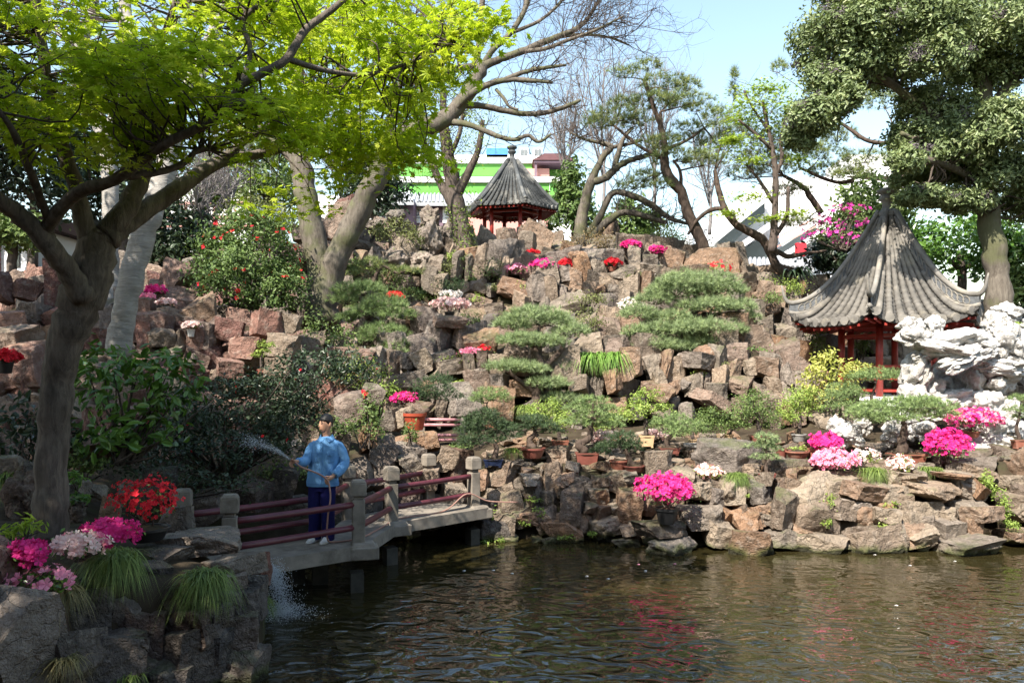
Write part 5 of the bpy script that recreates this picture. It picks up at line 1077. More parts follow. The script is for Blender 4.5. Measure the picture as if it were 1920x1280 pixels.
# ------------------------------------------------------------------ pots, bonsai, azaleas
POTN = 0
def pot(parent, c, w_, h_, mt, rect=False):
    """c: centre of the foot; w_: rim width; h_: height in metres"""
    b = MB(); r = w_/2
    if rect:
        b.lathe(c, [(r*.80*1.414,0),(r*.84*1.414,h_*.1),(r*.97*1.414,h_*.82),(r*1.03*1.414,h_*.84),(r*1.03*1.414,h_),(r*.92*1.414,h_),(r*.90*1.414,h_*.86),(.01,h_*.86)], 4, .72*1.0, .46, math.pi/4)
        for sx_ in (-1,1): b.box((c[0]+sx_*r*.5, c[1]-.02, c[2]-.012),(r*.2,.12,.024))
    else:
        b.lathe(c, [(.01,0),(r*.66,0),(r*.72,h_*.12),(r*.92,h_*.8),(r*1.02,h_*.83),(r*1.02,h_),(r*.90,h_),(r*.88,h_*.88),(.01,h_*.86)], 22)
    o = b.build('pot', mt, parent, sharp=35)
    s_ = MB(); s_.lathe((c[0],c[1],c[2]+h_*.87), [(r*.9*(1.2 if rect else 1),0),(r*.5,.025),(.01,.045)], 14, 1, .5 if rect else 1); s_.build('soil', M['soil'], o, True)
    return o
def bonsai(label, px, pyb, pw, ph, pm, rect, pads, mt, size=.07, dens=2.2, d=None, trunk=None, tm='tuft_s', rtr=5, cat='bonsai', shrub=False, group=None):
    pads = [(p_[0], p_[1]-2, p_[2]*1.16, p_[3]*1.22) for p_ in pads]; d = d if d else float(np.interp(pyb, [800,850,895],[16.2,14.7,13.9])); base = P(px,pyb,d); W_, H_ = pw*d/F, ph*d/F
    o = thing('potted_bonsai', base, label, cat, group); pot(o, base, W_, H_, M[pm], rect)
    yt = pyb-ph; cx = np.mean([p_[0] for p_ in pads]); tp = min(p_[1] for p_ in pads)
    if trunk is None: trunk = [(px,yt+2),(px+rng.uniform(-6,6),yt*.7+tp*.3),(px*.5+cx*.5+rng.uniform(-7,7),yt*.4+tp*.6),(cx,tp+3)]
    lm = [(x,y,d,rtr*(1-.75*i/(len(trunk)-1))) for i,(x,y) in enumerate(trunk)]; q, r = limb_pts(lm, 5, .1)
    MB().tube(q, r, 9).build('trunk', M['bark_pine'] if not shrub else M['bark_twig'], o, True)
    tb = MB(); C, N = [], []
    for p_ in pads:
        dd = d + rng.uniform(-.12,.12); c = P(p_[0],p_[1],dd); rr = np.array([p_[2]*dd/F, p_[2]*dd/F*.85, p_[3]*dd/F])
        if shrub: n = int(dens*3.6*rr[0]*rr[2]*4/size**2)+80; a, e, _ = clump_pts(c, rr, n, 16, .26)
        else: n = int(dens*420*rr[0]*(rr[0]+rr[2])/(size/.07)**2)+60; a, e = pad_pts(c, rr, n)
        C.append(a); N.append(e); k = np.argmin(np.linalg.norm(q-c,axis=1)); pts = spline([q[k], (q[k]+c)/2+[0,0,-.02], c-[0,0,rr[2]*.3]], 3); tb.tube(pts, np.linspace(.014,.006,len(pts)), 5, False)
        for _ in range(4): e = c+np.append(rng.normal(size=2)*rr[0]*.5, rr[2]*.2); tb.tube([c-[0,0,rr[2]*.3], e],[.005,.003],3,False)
    tb.build('twigs', M['bark_twig'], o, True, 'stuff')
    leaves('crown', o, np.concatenate(C), np.concatenate(N), size, 'leaf' if shrub else tm, M[mt], .5, 'stuff', .3); return o
bonsai("tiered dark juniper bonsai beside the concrete post at the bridge end", 925,872,50,12,'pot_blue',True,[(905,795,36,14),(880,812,26,12),(930,805,30,12),(900,828,36,12),(945,822,26,12),(875,835,20,8),(910,780,24,10)],'darkjuniper',d=14.1,rtr=6)
bonsai("soft round juniper bonsai behind the dark juniper near the railing", 918,800,26,10,'pot_terra',True,[(918,745,28,12),(900,752,18,10),(938,752,18,10)],'juniper',d=16.1,rtr=3)
bonsai("flat-topped dark green pine bonsai in round maroon pot", 999,858,48,19,'pot_red',False,[(1000,790,26,8),(980,806,22,7),(1022,802,24,7),(1035,812,18,5),(1005,800,20,8)],'darkjuniper',d=14.6,rtr=8,trunk=[(1001,841),(992,826),(1003,812),(1000,795)])
bonsai("tall twisted grey-trunk pine bonsai in long maroon trough", 1100,870,58,22,'pot_red',True,[(1110,755,24,8),(1085,768,24,9),(1130,770,24,9),(1105,782,30,10),(1145,790,24,8),(1085,796,26,10),(1120,800,24,8),(1150,800,18,6)],'juniper',d=14.5,rtr=9,trunk=[(1098,848),(1085,832),(1104,822),(1108,800),(1112,775),(1112,758)])
bonsai("drooping dark green juniper bonsai leaning over its shallow pot", 1188,884,42,12,'pot_red',False,[(1165,822,22,9),(1140,840,20,7),(1125,850,16,6),(1180,835,20,9),(1158,838,22,8),(1190,846,14,7)],'darkjuniper',d=14.0,rtr=6,trunk=[(1187,874),(1178,856),(1172,840),(1165,826)])
bonsai("lime green shrub in terracotta trough behind the boulder", 1050,842,44,17,'pot_terra',True,[(1035,790,34,20),(1010,775,24,14),(1055,790,28,18),(1030,765,22,14)],'lime',.045,1.0,d=15.2,rtr=4,shrub=True)
bonsai("lime green shrub in beige pot by the pale rock face", 1212,836,38,20,'pot_beige',True,[(1205,760,30,16),(1190,775,24,14),(1235,768,24,9),(1215,740,22,12)],'lime',.05,.9,d=15.0,rtr=5,shrub=True)
bonsai("light green shrub between the twisted pine and the beige pot", 1155,826,26,10,'pot_terra',True,[(1150,790,24,14),(1170,780,20,12),(1135,800,18,10)],'lime',.045,.9,d=15.8,rtr=3,shrub=True)
bonsai("low wide juniper bonsai in flat maroon tray on a stone slab", 1255,850,52,11,'pot_red',True,[(1262,793,32,13),(1245,803,24,11),(1285,808,28,14),(1270,815,26,10)],'juniper',.06,2.4,d=14.7,rtr=6)
bonsai("rounded green shrub bonsai in small beige pot behind the grey basin", 1300,835,18,12,'pot_beige',False,[(1312,792,28,18),(1330,800,26,18),(1300,805,22,14),(1335,780,20,12)],'midleaf',.04,1.1,d=15.4,rtr=4,shrub=True)
bonsai("dome-shaped bright green shrub bonsai above the great brown boulder", 1425,830,50,14,'pot_red',True,[(1408,765,36,20),(1375,785,26,14),(1430,780,30,18),(1415,745,24,12),(1450,798,20,12),(1385,800,20,10)],'midleaf',.045,1.1,d=15.3,rtr=5,shrub=True)
bonsai("small dwarf shrub in little ochre pot behind the great boulder", 1367,826,18,12,'pot_beige',False,[(1367,800,18,9)],'midleaf',.04,1.0,d=15.5,rtr=3,shrub=True)
bonsai("tall lime green bonsai in grey pot on a stone block", 1498,828,28,15,'pot_grey',False,[(1495,755,30,18),(1475,770,22,14),(1515,765,24,14),(1490,785,24,12),(1505,738,22,12)],'lime',.045,1.0,d=15.4,rtr=4,shrub=True)
bonsai("leafless stub bonsai in round terracotta bowl on the shore boulder", 1495,858,44,13,'pot_terra',False,[(1495,842,14,4)],'lime',.04,.8,d=14.4,rtr=3,shrub=True)
bonsai("small tiered blue-green juniper bonsai at the shore wall edge", 1436,902,44,16,'pot_red',True,[(1435,822,18,6),(1428,840,22,8),(1448,846,16,7),(1436,860,22,7),(1440,832,18,6)],'bluepine',.055,2.4,d=13.5,rtr=4,trunk=[(1437,886),(1436,870),(1436,845),(1435,824)])
bonsai("umbrella-shaped pine bonsai against the red pavilion railing", 1640,776,30,12,'pot_grey',True,[(1645,708,38,14),(1615,712,24,10),(1675,712,22,10)],'juniper',.06,2.4,d=16.4,rtr=4)
bonsai("round grey-green juniper bonsai left of the umbrella pine", 1580,800,30,12,'pot_grey',True,[(1580,738,28,16),(1565,750,20,12),(1600,745,20,12),(1572,768,26,12)],'juniper',.06,2.2,d=16.0,rtr=4)
bonsai("broad flat-crowned pine bonsai with thick dark trunk in long brown trough", 1700,868,84,18,'pot_terra',True,[(1690,765,56,14),(1640,772,40,13),(1745,768,44,13),(1700,785,50,12),(1655,790,36,11),(1615,780,24,9),(1760,780,30,9),(1720,755,36,9)],'juniper',.075,2.2,d=14.3,rtr=11,trunk=[(1692,850),(1692,825),(1696,800),(1690,780)])
bonsai("small pad-tiered pine bonsai in front of the dark cave by the white rock", 1912,838,36,14,'pot_terra',True,[(1915,750,20,6),(1908,772,20,7),(1920,785,16,6)],'juniper',.06,2.3,d=14.4,rtr=4)
bonsai("small pale-topped table bonsai among the red rocks of the shaded slope", 492,698,22,6,'pot_terra',True,[(495,648,16,6),(482,668,12,4),(495,660,12,4)],'lime',.045,1.2,d=15.6,rtr=3,shrub=True)
bonsai("leaning dark shrub spilling right from the large orange-red pot", 778,806,44,32,'pot_orange',False,[(815,732,32,20),(800,745,26,16),(840,748,26,14),(825,715,20,10)],'darkjuniper',.055,2.4,d=15.0,rtr=6,trunk=[(780,776),(800,770),(815,755),(815,735)])
bonsai("low green bonsai in wooden trough behind the bridge end post", 868,862,40,14,'pot_terra',True,[(868,838,20,8),(850,842,14,6)],'midleaf',.045,1.,d=14.8,rtr=3,shrub=True)
for (x,y,w_,h_,mt,d,lb) in [(1310,856,56,24,'pot_grey',14.9,"empty round grey stone basin beside the great boulder"),(1465,858,24,18,'pot_red',14.6,"plain maroon pot behind the tiered juniper"),(1528,866,28,26,'pot_terra',14.4,"plain terracotta pot left of the magenta azalea"),(1160,880,36,18,'pot_terra',14.1,"plain brown trough behind the drooping juniper"),(960,868,26,20,'pot_beige',14.5,"ochre pot holding the pale leafy plant"),(10,700,30,24,'pot_dark',12.8,"black pot under the red azalea beside the maple trunk")]:
    o = thing('flower_pot', P(x,y,d), lb, "pot"); pot(o, P(x,y,d), w_*d/F, h_*d/F, M[mt])

def azalea(label, px, py, w_, h_, d, petal, nf, mt='midleaf', fs=.035, ls=.04, potd=None, cat='azalea', ldens=.7, fl=6, parts=0, petal2=None):
    c = P(px,py,d); r = np.array([w_*d/F, w_*d/F*.85, h_*d/F]); yb = py+h_*.9 + (potd[1] if potd else 0); base = P(px,yb,d)
    o = thing('azalea', base, label, cat)
    if potd: pot(o, base, potd[0]*d/F, potd[1]*d/F, M[potd[2]], potd[3] if len(potd) > 3 else False)
    n = int(ldens*2.0*r[0]*r[2]*4/ls**2)+60; a, e, _ = clump_pts(c, r*.92, n, 18, .22); leaves('foliage', o, a, e, ls, 'leaf', M[mt], .7)
    q = nrm(rng.normal(size=(nf,3))); q[:,2] = np.where(rng.uniform(size=nf)<.8, np.abs(q[:,2]), q[:,2]*.5); an = np.arctan2(q[:,1],q[:,0]); ph = rng.uniform(0,6.28,3)
    lump = 1+.13*np.sin(3*an+ph[0])+.10*np.sin(6*an+ph[1])*np.cos(5*q[:,2]+ph[2]); C = c+q*r*(lump*rng.uniform(.8,1.08,nf))[:,None]; N = nrm(q+[0,-.3,.35])
    keep = nf-parts; order = np.argsort(C[:,1]); idx = order[parts:] if parts else order
    if petal2: h1 = rng.uniform(size=len(idx)) < .6; leaves('blossoms', o, C[idx][h1], N[idx][h1], fs, 'flower', M[petal], .4, 'stuff', .25); leaves('blossoms', o, C[idx][~h1], N[idx][~h1], fs, 'flower', M[petal2], .4, 'stuff', .25)
    else: leaves('blossoms', o, C[idx], N[idx], fs, 'flower', M[petal], .4, 'stuff', .25)
    tv, tf = T['flower']
    if parts:
        me = raw_mesh(tv*fs*1.35, [tf], False, rng.uniform(size=len(tv)), 'blossom'); me.materials.append(M[petal])
        for i in order[:parts]:
            f = bpy.data.objects.new('flower', me); COL.objects.link(f); f.parent = o; f.location = tuple(C[i]-org(o)+N[i]*.01); f.rotation_euler = Vector(N[i]).to_track_quat('Z','Y').to_euler(); s_ = rng.uniform(.8,1.2); f.scale = (s_,)*3
    sb = MB()
    for _ in range(fl):
        e = c+rng.normal(size=3)*r*.45; s0 = base+np.append(rng.normal(size=2)*.03, (potd[1]*d/F*.8 if potd else 0)); pts = spline([s0,(s0+e)/2+rng.normal(size=3)*r*.1,e],3); sb.tube(pts,np.linspace(.012,.004,len(pts)),4,False)
    sb.build('stems', M['bark_twig'], o, True, 'stuff'); return o
azalea("bright magenta azalea in round black pot on the shore ledge", 1250,922,52,32,12.75,'p_mag',520,fs=.036,potd=(44,30,'pot_dark'),parts=30)
azalea("magenta azalea in bloom beside the terracotta bowl on the wall", 1550,832,30,20,14.2,'p_mag',300,fs=.036,parts=20)
azalea("light pink azalea tumbling over the shore wall", 1562,866,42,24,13.7,'p_pink',480,fs=.036,parts=30)
azalea("deep magenta azalea mound overhanging the wall right of the brown trough", 1775,838,38,32,13.9,'p_mag',520,fs=.038,parts=30)
azalea("wide flat-topped hot pink azalea in low pot before the white limestone", 1822,788,48,22,14.7,'p_mag',560,fs=.036,potd=(30,12,'pot_terra'),petal2='p_pink')
azalea("white and pale pink azalea between grass mound and pine trough", 1620,858,26,16,13.9,'p_white',110,'lime',fs=.036,petal2='p_pale')
azalea("pale pink azalea just under the long brown trough", 1690,872,24,18,13.6,'p_pale',110,'lime',fs=.038)
azalea("pale pink azalea in dark pot on the shore wall by the great boulder", 1327,886,26,16,13.6,'p_pale',110,'lime',fs=.038,potd=(28,12,'pot_dark'))
azalea("pale blossoming azalea behind the drooping juniper", 1127,822,26,14,15.0,'p_pale',150,'midleaf',fs=.035,potd=(28,10,'pot_terra'))
azalea("pale blossoms behind the low wide juniper", 1240,815,24,12,15.6,'p_pale',170,fs=.04)
for (x,y,w_,h_,d,pt,nf,pd,lb) in [(1000,478,18,9,23.4,'p_red',150,None,"red azalea on the boulders just under the pavilion"),(1022,499,26,14,22.0,'p_mag',240,None,"magenta azalea at the cliff rim"),(1066,497,20,12,22.0,'p_red',200,(18,10,'pot_grey'),"red azalea in small grey pot on the cliff rim"),(1148,493,16,9,22.0,'p_red',150,(16,8,'pot_terra'),"red azalea in terracotta pot farther along the cliff rim"),(1183,460,19,10,22.4,'p_mag',180,None,"crimson azalea crowning the stone pillar"),(1232,470,16,9,22.6,'p_mag',140,None,"crimson azalea on the low stone beside the pillar"),(968,506,20,10,22.0,'p_pink',90,None,"loose pink azalea at the left end of the cliff rim"),(740,556,16,9,19.6,'p_red',150,None,"red azalea patch on the dark pine behind the worker"),(843,573,34,13,18.6,'p_pale',330,(20,10,'pot_dark'),"pale pink azalea in black pot on the rock pillar"),(885,661,24,8,17.8,'p_pink',150,None,"pink azalea above the lime creeper"),(910,655,16,10,17.9,'p_red',110,None,"red azalea beside the small upright stones"),(758,748,24,12,15.6,'p_mag',190,None,"magenta azalea left of the leaning dark shrub"),(292,548,18,12,17.8,'p_mag',150,None,"crimson azalea beside the red standing stone"),(277,558,14,8,17.4,'p_pink',120,None,"pink azalea at the pale leaning trunk"),(313,568,17,7,17.0,'p_pale',120,(30,10,'pot_dark'),"pale azalea in dark bowl below the standing stone"),(358,611,17,7,16.2,'p_pale',120,(15,14,'pot_white'),"pale azalea in white pot among the red rocks"),(10,672,26,14,12.8,'p_red',220,None,"red azalea left of the maple trunk"),(845,553,22,8,19.2,'p_white',70,None,"white and pink azalea behind the pillar top azalea"),(682,742,8,8,15.0,'p_red',24,None,"single red flowering plant by the rocks behind the worker"),(1212,515,20,10,22.2,'p_white',60,None,"white flowering shrub between the stone pillars"),(1180,575,24,16,20.3,'p_white',80,None,"white blossoming shrub at the edge of the big cloud pine"),(1345,505,30,16,22.6,'p_red',40,None,"loose red flowering shrub behind the big cloud pine")]:
    azalea(lb, x,y,w_,h_,d,pt,nf,fs=.045,ls=.06,potd=pd,ldens=.5)
azalea("coral pink azalea with large blossoms on the bank in front of the maple", 150,1025,50,26,6.75,'p_pale',150,'glossy',fs=.032,ls=.045,parts=40,petal2='p_pink')
azalea("hot pink azalea flowers at the outer bank edge by the red stone", 55,1040,34,28,6.45,'p_mag',120,'glossy',fs=.032,ls=.045,parts=30)
azalea("striped pale pink azalea low over the bank stones", 85,1090,56,26,6.35,'p_pink',34,'glossy',fs=.036,ls=.045,parts=24,ldens=1.)
azalea("deep magenta azalea spreading right of the maple foot", 205,1005,50,30,7.4,'p_mag',200,'glossy',fs=.036,ls=.04,parts=40,ldens=.4)
azalea("loose dark azalea bush with small red flowers in wide brown bowl", 275,945,62,48,7.9,'p_red',330,'camellia',fs=.020,ls=.034,potd=(84,24,'pot_dark'),parts=40,ldens=.35)
bush('young_rhododendron', "pale green whorled leaves left of the maple foot", [(35,1000,30,20),(60,985,24,18)], 7.2, 'maple2', .085, .55, 'long', clumps=8)
bush('young_rhododendron', "thin whorled sapling between maple foot and red azalea", [(145,935,24,14),(140,900,20,14)], 8.2, 'glossy', .085, .5, 'long', clumps=8)
bush('bank_ferns', "dim green undergrowth on the bank under the dark shrub", [(330,900,80,30),(420,910,80,26),(250,880,60,30)], 10.4, 'darkleaf', .06, .7, 'leaf', clumps=20, cat='undergrowth')
for k in range(9):
    pass
# trees on the near bank, out of the picture to the left, whose shade lies over the bridge and the maple bank
for (x,y,z,r,lb) in [(-4.8,1.4,9.0,(2.2,2.0,1.5),"leafy tree on the near bank shading the open water"),(-7.9,4.3,8.5,(2.3,2.3,1.7),"leafy tree on the near bank shading the bridge"),(-9.8,8.0,8.6,(2.7,2.7,1.7),"leafy tree beyond the maple shading the dark shrub"),(-8.8,1.4,7.6,(2.6,2.4,1.9),"leafy tree on the near bank shading the maple bank"),(-12.6,12.5,9.8,(3.2,3.0,2.1),"tall leafy tree on the slope shading the red rocks")]:
    o = thing('shade_tree', (x-1.5,y-1.5,1.2 if y < 9 else 2.0), lb, "tree"); q = spline([(x-1.5,y-1.5,1.0),(x-1.3,y-1.3,4),(x-.4,y-.4,z-1),(x,y,z+.6)],5)
    MB().tube(q, np.linspace(.26,.07,len(q)), 10).build('trunk', M['bark_dark'], o, True)
    sb = MB()
    for _ in range(26): e = np.array([x,y,z])+rng.normal(size=3)*np.array(r)*.5; sb.tube(spline([q[-5],(q[-5]+e)/2+rng.normal(size=3)*.2,e],3), np.linspace(.06,.012,7), 5, False)
    sb.build('twigs', M['bark_dark'], o, True, 'stuff')
    a, e, k = clump_pts((x,y,z), r, 11000, 60, .2, -.9, .3); leaves('crown', o, a, e, .19, 'oval', M['midleaf'], .8)
# ================================================================== the man watering from the bridge
D0 = 10.62; MP = P(608, 1010, D0); MP[2] = DZ
man = thing('person', MP, "person in light blue work jacket and navy trousers watering plants from the footbridge", "person")
def Lc(x, y, z): return MP + np.array([x, y, z])
# ---- body: one skin mesh from pelvis to crown, fingers included
jv, je, jr = [], [], []
def J(p_, r, parent=None):
    jv.append(Vector(Lc(*p_) - org(man))); jr.append(r if isinstance(r, tuple) else (r, r))
    if parent is not None: je.append((parent, len(jv)-1))
    return len(jv)-1
pel = J((-.02,0,.88), (.12,.10)); sp1 = J((-.01,.0,1.05), (.12,.09), pel); che = J((.015,.0,1.22), (.11,.08), sp1); nk0 = J((.03,.0,1.36), .058, che)
nk1 = J((.035,-.005,1.43), .052, nk0); jaw = J((.025,-.03,1.475), (.058,.062), nk1); hd1 = J((.03,-.018,1.55), (.078,.088), jaw); hd2 = J((.035,-.005,1.63), (.077,.086), hd1); hd3 = J((.037,0.0,1.685), (.04,.045), hd2)
rs = J((-.13,.01,1.28), .04, che); re_ = J((-.20,-.11,1.08), .036, rs); rw = J((-.285,-.27,1.09), .028, re_); rp = J((-.315,-.315,1.10), (.030,.022), rw)
ls = J((.17,.0,1.28), .04, che); le = J((.262,.0,1.05), .036, ls); lw = J((.165,-.20,.895), .028, le); lp_ = J((.128,-.245,.865), (.030,.022), lw)
for hand, base_, dirs in ((rp,(-.315,-.315,1.10),[((-.03,-.03,.012),(-.012,-.012,-.03)),((-.034,-.025,-.006),(-.006,-.004,-.034)),((-.030,-.022,-.022),(.0,.006,-.032)),((-.024,-.016,-.036),(.006,.010,-.024)),((.012,-.04,.018),(-.02,-.02,.012))]),
                          (lp_,(.128,-.245,.865),[((-.035,-.018,.014),(-.018,.006,-.028)),((-.036,-.02,-.004),(-.012,.008,-.032)),((-.030,-.022,-.020),(-.006,.010,-.032)),((-.020,-.022,-.034),(.0,.010,-.026)),((-.010,-.02,.034),(-.028,-.008,.0))])):
    for (a, c) in dirs:
        k = J(tuple(np.add(base_, a)), .0105, hand); k2 = J(tuple(np.add(np.add(base_, a), c)), .0095, k); J(tuple(np.add(np.add(base_, a), np.array(c)*1.75+np.array([.006,.004,-.004]))), .0085, k2)
for sx_, sy_ in ((-.12,.02),(.055,-.03)):
    h_ = J((sx_*.9,0,.84), .085, pel); k_ = J((sx_*1.05,sy_-.02,.46), .055, h_); a_ = J((sx_*1.1,sy_+.01,.09), .038, k_); J((sx_*1.1-.03,sy_-.09,.04), .032, a_)
me = bpy.data.meshes.new('body'); me.from_pydata(jv, je, []); me.materials.append(M['skin']); body = link('body', me, man)
md = body.modifiers.new('skin','SKIN'); me.skin_vertices or None
sv = me.skin_vertices[0].data if me.skin_vertices else None
if sv is None:
    bm = bmesh.new(); bm.from_mesh(me); bm.verts.layers.skin.verify(); bm.to_mesh(me); bm.free(); sv = me.skin_vertices[0].data
for i, r in enumerate(jr): sv[i].radius = r
sv[0].use_root = True; md.use_smooth_shade = True
ms = body.modifiers.new('sub','SUBSURF'); ms.levels = 2; ms.render_levels = 2
# ---- face and hair (the face turns towards the spray)
fd = nrm(np.array([-.72,-.69,0])); sd = np.array([fd[1], -fd[0], 0]); sd = sd if sd[0] < 0 else -sd; hc = Lc(.031,-.014,1.565)
v, f = ico(3)
def ell(name, c, r3, mt, fwd=fd, parent=man):
    q = v*np.array(r3); side = np.array([-fwd[1], fwd[0], 0]); V_ = np.outer(q[:,0], fwd)+np.outer(q[:,1], side)+np.outer(q[:,2],[0,0,1]); return mk(name, V_+c, [f], mt, parent, True)
side = np.array([-fd[1], fd[0], 0])
ell('face', hc+fd*.018+np.array([0,0,-.02]), (.083,.070,.112), M['skin'])
nb_ = MB(); V_ = np.array([hc+fd*.096+[0,0,.012], hc+fd*.098+side*.013+[0,0,-.034], hc+fd*.098-side*.013+[0,0,-.034], hc+fd*.121+[0,0,-.030], hc+fd*.075+side*.02+[0,0,-.02], hc+fd*.075-side*.02+[0,0,-.02]])
nb_.add(V_, [np.array([[0,1,3],[0,3,2],[1,2,3],[0,4,1],[0,2,5]])]); nb_.build('nose', M['skin'], man, True)
for s_ in (-1,1):
    e = hc+fd*.0905+side*s_*.031+[0,0,.004]; ell('eye', e, (.006,.013,.0045), M['eye']); ell('eyebrow', e+[0,0,.019]+fd*.001, (.006,.018,.004), M['hair'])
    ell('ear', hc+side*s_*.077-fd*.012+[0,0,-.005], (.018,.010,.032), M['skin'])
ell('mouth', hc+fd*.0915+[0,0,-.070], (.007,.021,.006), M['lips'])
th = nrm(v); hv = th*np.array([.098,.083,.105]); front = th[:,0]; low = np.where(front > .35, .012, np.where(front > -.2, -.03, -.075))
hv[:,2] = np.maximum(hv[:,2], low+.008*np.sin(np.arctan2(th[:,1],th[:,0])*14)); hv *= (1+.025*np.sin(th[:,[0]]*23+th[:,[1]]*31))
V_ = np.outer(hv[:,0]-.004, fd)+np.outer(hv[:,1], side)+np.outer(hv[:,2]+.032,[0,0,1]); mk('hair', V_+hc, [f], M['hair'], man, True)
# ---- jacket
def loft(rings, n=28, ph=0., wr=.0):
    V_ = []; a = np.linspace(0,2*np.pi,n,endpoint=False)
    for k,(cx,cy_,z,rx,ry) in enumerate(rings):
        w2 = 1 + wr*np.sin(a*5+k*1.7)+wr*.7*np.sin(a*9-k*2.3); V_.append(np.stack([cx+rx*np.cos(a)*w2, cy_+ry*np.sin(a)*w2, np.full(n,z)+wr*.12*np.sin(a*3+k)],1))
    V_ = np.concatenate(V_); i = np.arange(n); j = (i+1)%n; m_ = len(rings)
    return V_, [np.concatenate([np.stack([k*n+i,k*n+j,(k+1)*n+j,(k+1)*n+i],1) for k in range(m_-1)])]
rings = [(-.02,0,.745,.185,.135),(-.02,0,.75,.205,.150),(-.022,0,.80,.210,.152),(-.02,0,.88,.200,.148),(-.012,0,.96,.198,.146),(0,0,1.05,.203,.148),(.01,0,1.14,.208,.150),(.018,0,1.22,.205,.142),(.023,.002,1.285,.198,.125),(.027,.003,1.33,.160,.105),(.030,.002,1.365,.105,.090),(.032,0,1.39,.074,.074),(.033,0,1.40,.066,.066)]
b = MB(); Vj, Fj = loft(rings, 36, 0, .022); b.add(Vj+MP, Fj)
def sleeve(pts, rr):
    q = spline(np.array([Lc(*p_) for p_ in pts]), 5); r = np.interp(np.linspace(0,1,len(q)), np.linspace(0,1,len(rr)), rr)*(1+.05*np.sin(np.arange(len(q))*2.2)); return tube_np(q, r, 14)
b.add(*sleeve([(-.10,.01,1.285),(-.158,-.015,1.235),(-.205,-.10,1.10),(-.25,-.20,1.075),(-.285,-.265,1.09)], [.070,.073,.068,.064,.052]))
b.add(*sleeve([(.14,.0,1.285),(.205,.0,1.235),(.268,.0,1.06),(.235,-.10,.965),(.175,-.19,.903)], [.070,.073,.069,.066,.052]))
jk = b.build('jacket', M['jacket'], man, True)
for s_ in (-1,1):                                           # collar leaves
    V_ = np.array([Lc(.030+s_*.004,-.082,1.375),Lc(.030+s_*.062,-.060,1.40),Lc(.030+s_*.075,-.005,1.425),Lc(.030+s_*.098,-.075,1.345),Lc(.030+s_*.050,-.122,1.325),Lc(.030+s_*.105,-.01,1.375)])
    o = mk('collar', V_, [np.array([[0,1,3,4]]), np.array([[1,2,5,3]])], M['jacket2'], jk); mo = o.modifiers.new('t','SOLIDIFY'); mo.thickness = .008
def on_front(x, z):                                         # front surface of the jacket
    for k in range(len(rings)-1):
        if rings[k][2] <= z <= rings[k+1][2]:
            u = (z-rings[k][2])/(rings[k+1][2]-rings[k][2]); cx,cy_,_,rx,ry = [p_*(1-u)+q_*u for p_,q_ in zip(rings[k],rings[k+1])]; return cy_ - ry*math.sqrt(max(0,1-((x-cx)/rx)**2))-.006
    return -.15
V_ = []; zz = np.linspace(.755,1.35,14)
for z in zz: V_ += [Lc(-.035+.02*(z-.75),on_front(-.035,z)-.004,z), Lc(.0+.02*(z-.75),on_front(0,z)-.004,z)]
i = np.arange(13); o = mk('placket', V_, [np.stack([2*i,2*i+1,2*i+3,2*i+2],1)], M['jacket2'], jk); o.modifiers.new('t','SOLIDIFY').thickness = .006
for x0 in (-.135, .075):
    for (z0,z1,nm,pr) in ((1.07,1.185,'pocket',.004),(1.155,1.195,'pocket_flap',.010)):
        xs = np.linspace(x0,x0+.085,4); V_ = [Lc(x,on_front(x,z)-pr,z) for z in (z0,z1) for x in xs]; i = np.arange(3)
        o = mk(nm, V_, [np.stack([i,i+1,i+5,i+4],1)], M['jacket2'], jk); o.modifiers.new('t','SOLIDIFY').thickness = .006
V_, F_ = loft([(-.02,0,.745,.212,.157),(-.02,0,.79,.216,.159)], 36); o = mk('waistband', V_+MP, F_, M['jacket2'], jk, True)
# ---- trousers and shoes
b = MB(); V_, F_ = loft([(-.02,0,.80,.180,.125),(-.025,0,.74,.182,.128),(-.03,0,.68,.178,.125)], 28, 0, .01); b.add(V_+MP, F_)
for (x0, y0, s_) in ((-.12,.02,-1),(.055,-.03,1)):
    V_, F_ = loft([(x0*.75-.01,0,.78,.098,.118),(x0*.9,y0*.4,.66,.104,.112),(x0,y0*.8,.5,.095,.100),(x0*1.04,y0-.01,.40,.086,.094),(x0*1.06,y0+.005,.25,.084,.092),(x0*1.08,y0+.01,.12,.084,.094),(x0*1.08,y0+.005,.065,.080,.092),(x0*1.08,y0+.0,.035,.082,.094)], 22, 0, .03); b.add(V_+MP, F_)
b.build('trousers', M['trouser'], man, True)
for (x0, y0) in ((-.13,.02),(.062,-.035)):
    q = v.copy(); q[:,2] = np.where(q[:,2] < -.3, -.3, q[:,2]); ff = nrm(np.array([-.30,-.95,0])); V_ = np.outer(q[:,0]*.135, ff)+np.outer(q[:,1]*.050, np.array([-ff[1],ff[0],0]))+np.outer((q[:,2]+.3)*.062+.004,[0,0,1])
    V_[:,2] *= np.where(q[:,0] > .2, .72, 1.05); o = mk('shoe', V_+Lc(x0-.02,y0-.07,0), [f], M['shoe'], man, True)
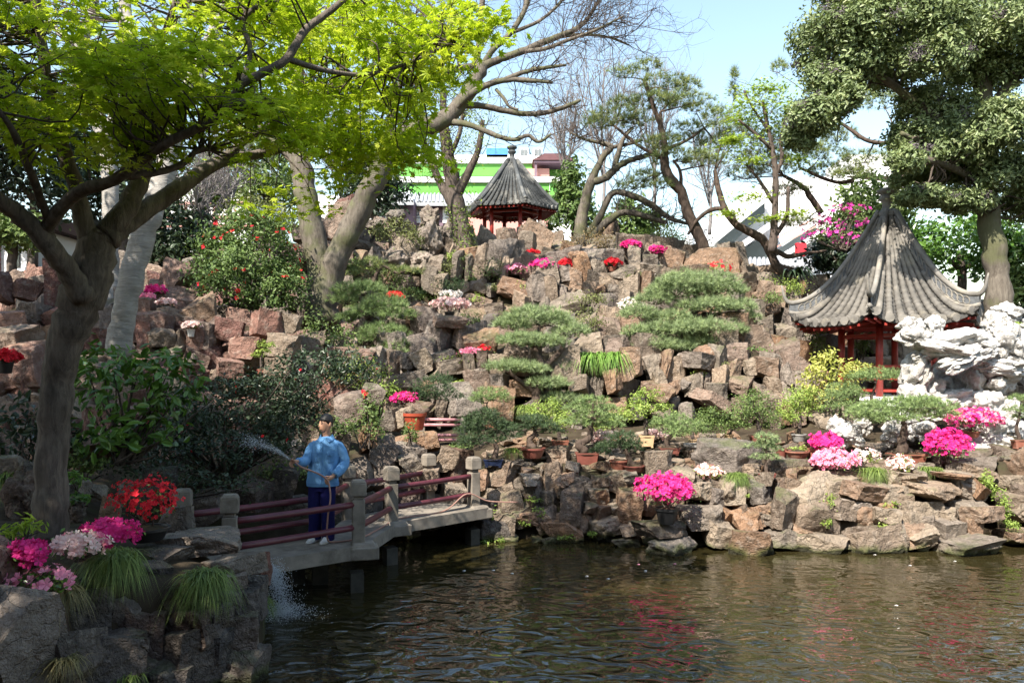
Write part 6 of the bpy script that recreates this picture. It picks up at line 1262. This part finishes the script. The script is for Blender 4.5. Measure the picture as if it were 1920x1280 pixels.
# ---- hose and spray
hp = [Lc(-.345,-.36,1.125),Lc(-.30,-.33,1.09),Lc(-.22,-.33,1.03),Lc(-.08,-.35,.98),Lc(.04,-.32,.92),Lc(.098,-.285,.86),Lc(.125,-.27,.80),Lc(.15,-.30,.62),Lc(.12,-.32,.38),Lc(.10,-.26,.10),Lc(.16,-.12,.022),Lc(.45,.15,.02),Lc(.62,.9,.02),Lc(.78,1.6,.02),Lc(1.4,2.2,.03),Lc(1.75,2.55,.25),Lc(2.1,2.75,.1),Lc(2.6,2.95,.05)]
b = MB(); b.tube(spline(hp,6), .0115, 8); o = b.build('garden_hose', M['hose'], None, True); tag(o, "thin brown garden hose held in both hands and trailing along the footbridge", "hose")
def droplets(name, label, C, S, mt, cat='water'):
    q, fq_ = ico(1); n = len(C); V_ = (C[:,None]+q[None]*np.asarray(S)[:,None,None]).reshape(-1,3); F_ = (fq_[None]+(np.arange(n)*len(q))[:,None,None]).reshape(-1,3)
    o = mk(name, V_, [F_], mt, None, True); tag(o, label, cat, kind='stuff'); return o
t_ = rng.uniform(0,1,1500)**.8; s0 = Lc(-.35,-.365,1.13); C = s0 + np.outer(t_, [-.62,.10,0]) + np.outer(.42*t_-.20*t_**2, [0,0,1]); C += rng.normal(size=C.shape)*(.006+.055*t_[:,None]**1.3)
droplets('water_spray', "fine arc of water sprayed from the hose towards the dark shrub", C, rng.uniform(.0016,.0042,len(t_)), M['foam'])
n = 5200; t_ = rng.uniform(.02,.5,n); o_ = PZ(503,9.3,.50) + rng.normal(size=(n,3))*[.03,.05,.03]; vel = np.stack([rng.normal(.45,.22,n), rng.normal(.05,.22,n), rng.normal(.75,.45,n)],1)
C = o_ + vel*t_[:,None] - np.outer(4.9*t_**2,[0,0,1]); C = C[C[:,2] > .005]
k2 = 2600; a = rng.uniform(0,6.28,k2); rd_ = np.abs(rng.normal(0,.17,k2)); C2 = PZ(525,9.45,.0) + np.stack([np.cos(a)*rd_*1.5, np.sin(a)*rd_, np.abs(rng.normal(0,.09,k2))*np.exp(-rd_*3)+.004],1); C = np.vstack([C, C2])
droplets('water_splash', "white splash where water pours into the pond beside the bridge", C, rng.uniform(.0015,.0055,len(C)), M['foam'])
for k,(x,y) in enumerate([(1197,1058),(1265,1057),(1100,1080),(1210,1070),(960,1075),(870,1070),(925,1069),(1706,1060),(1640,1040),(1790,1052),(1140,1085),(1680,1135)]):
    d = F*CZ/(y-HZ); c = PZ(x,d,.006); a = np.linspace(0,6.28,7)[:-1]; V_ = np.vstack([c+[0,0,.006], c+np.stack([np.cos(a)*.028,np.sin(a)*.02,.004*np.sin(a*2)],1)]); 
    o = mk('fallen_petal', V_, [np.array([[0,1+i,1+(i+1)%6] for i in range(6)])], M['p_pink'] if k < 2 else M['p_white'], None, False, np.full(7,.5)); tag(o, "pink fallen petal floating on the dark water" if k < 2 else "pale fallen petal floating on the pond", "petal", "pink petals on the pond" if k < 2 else "pale petals on the pond")
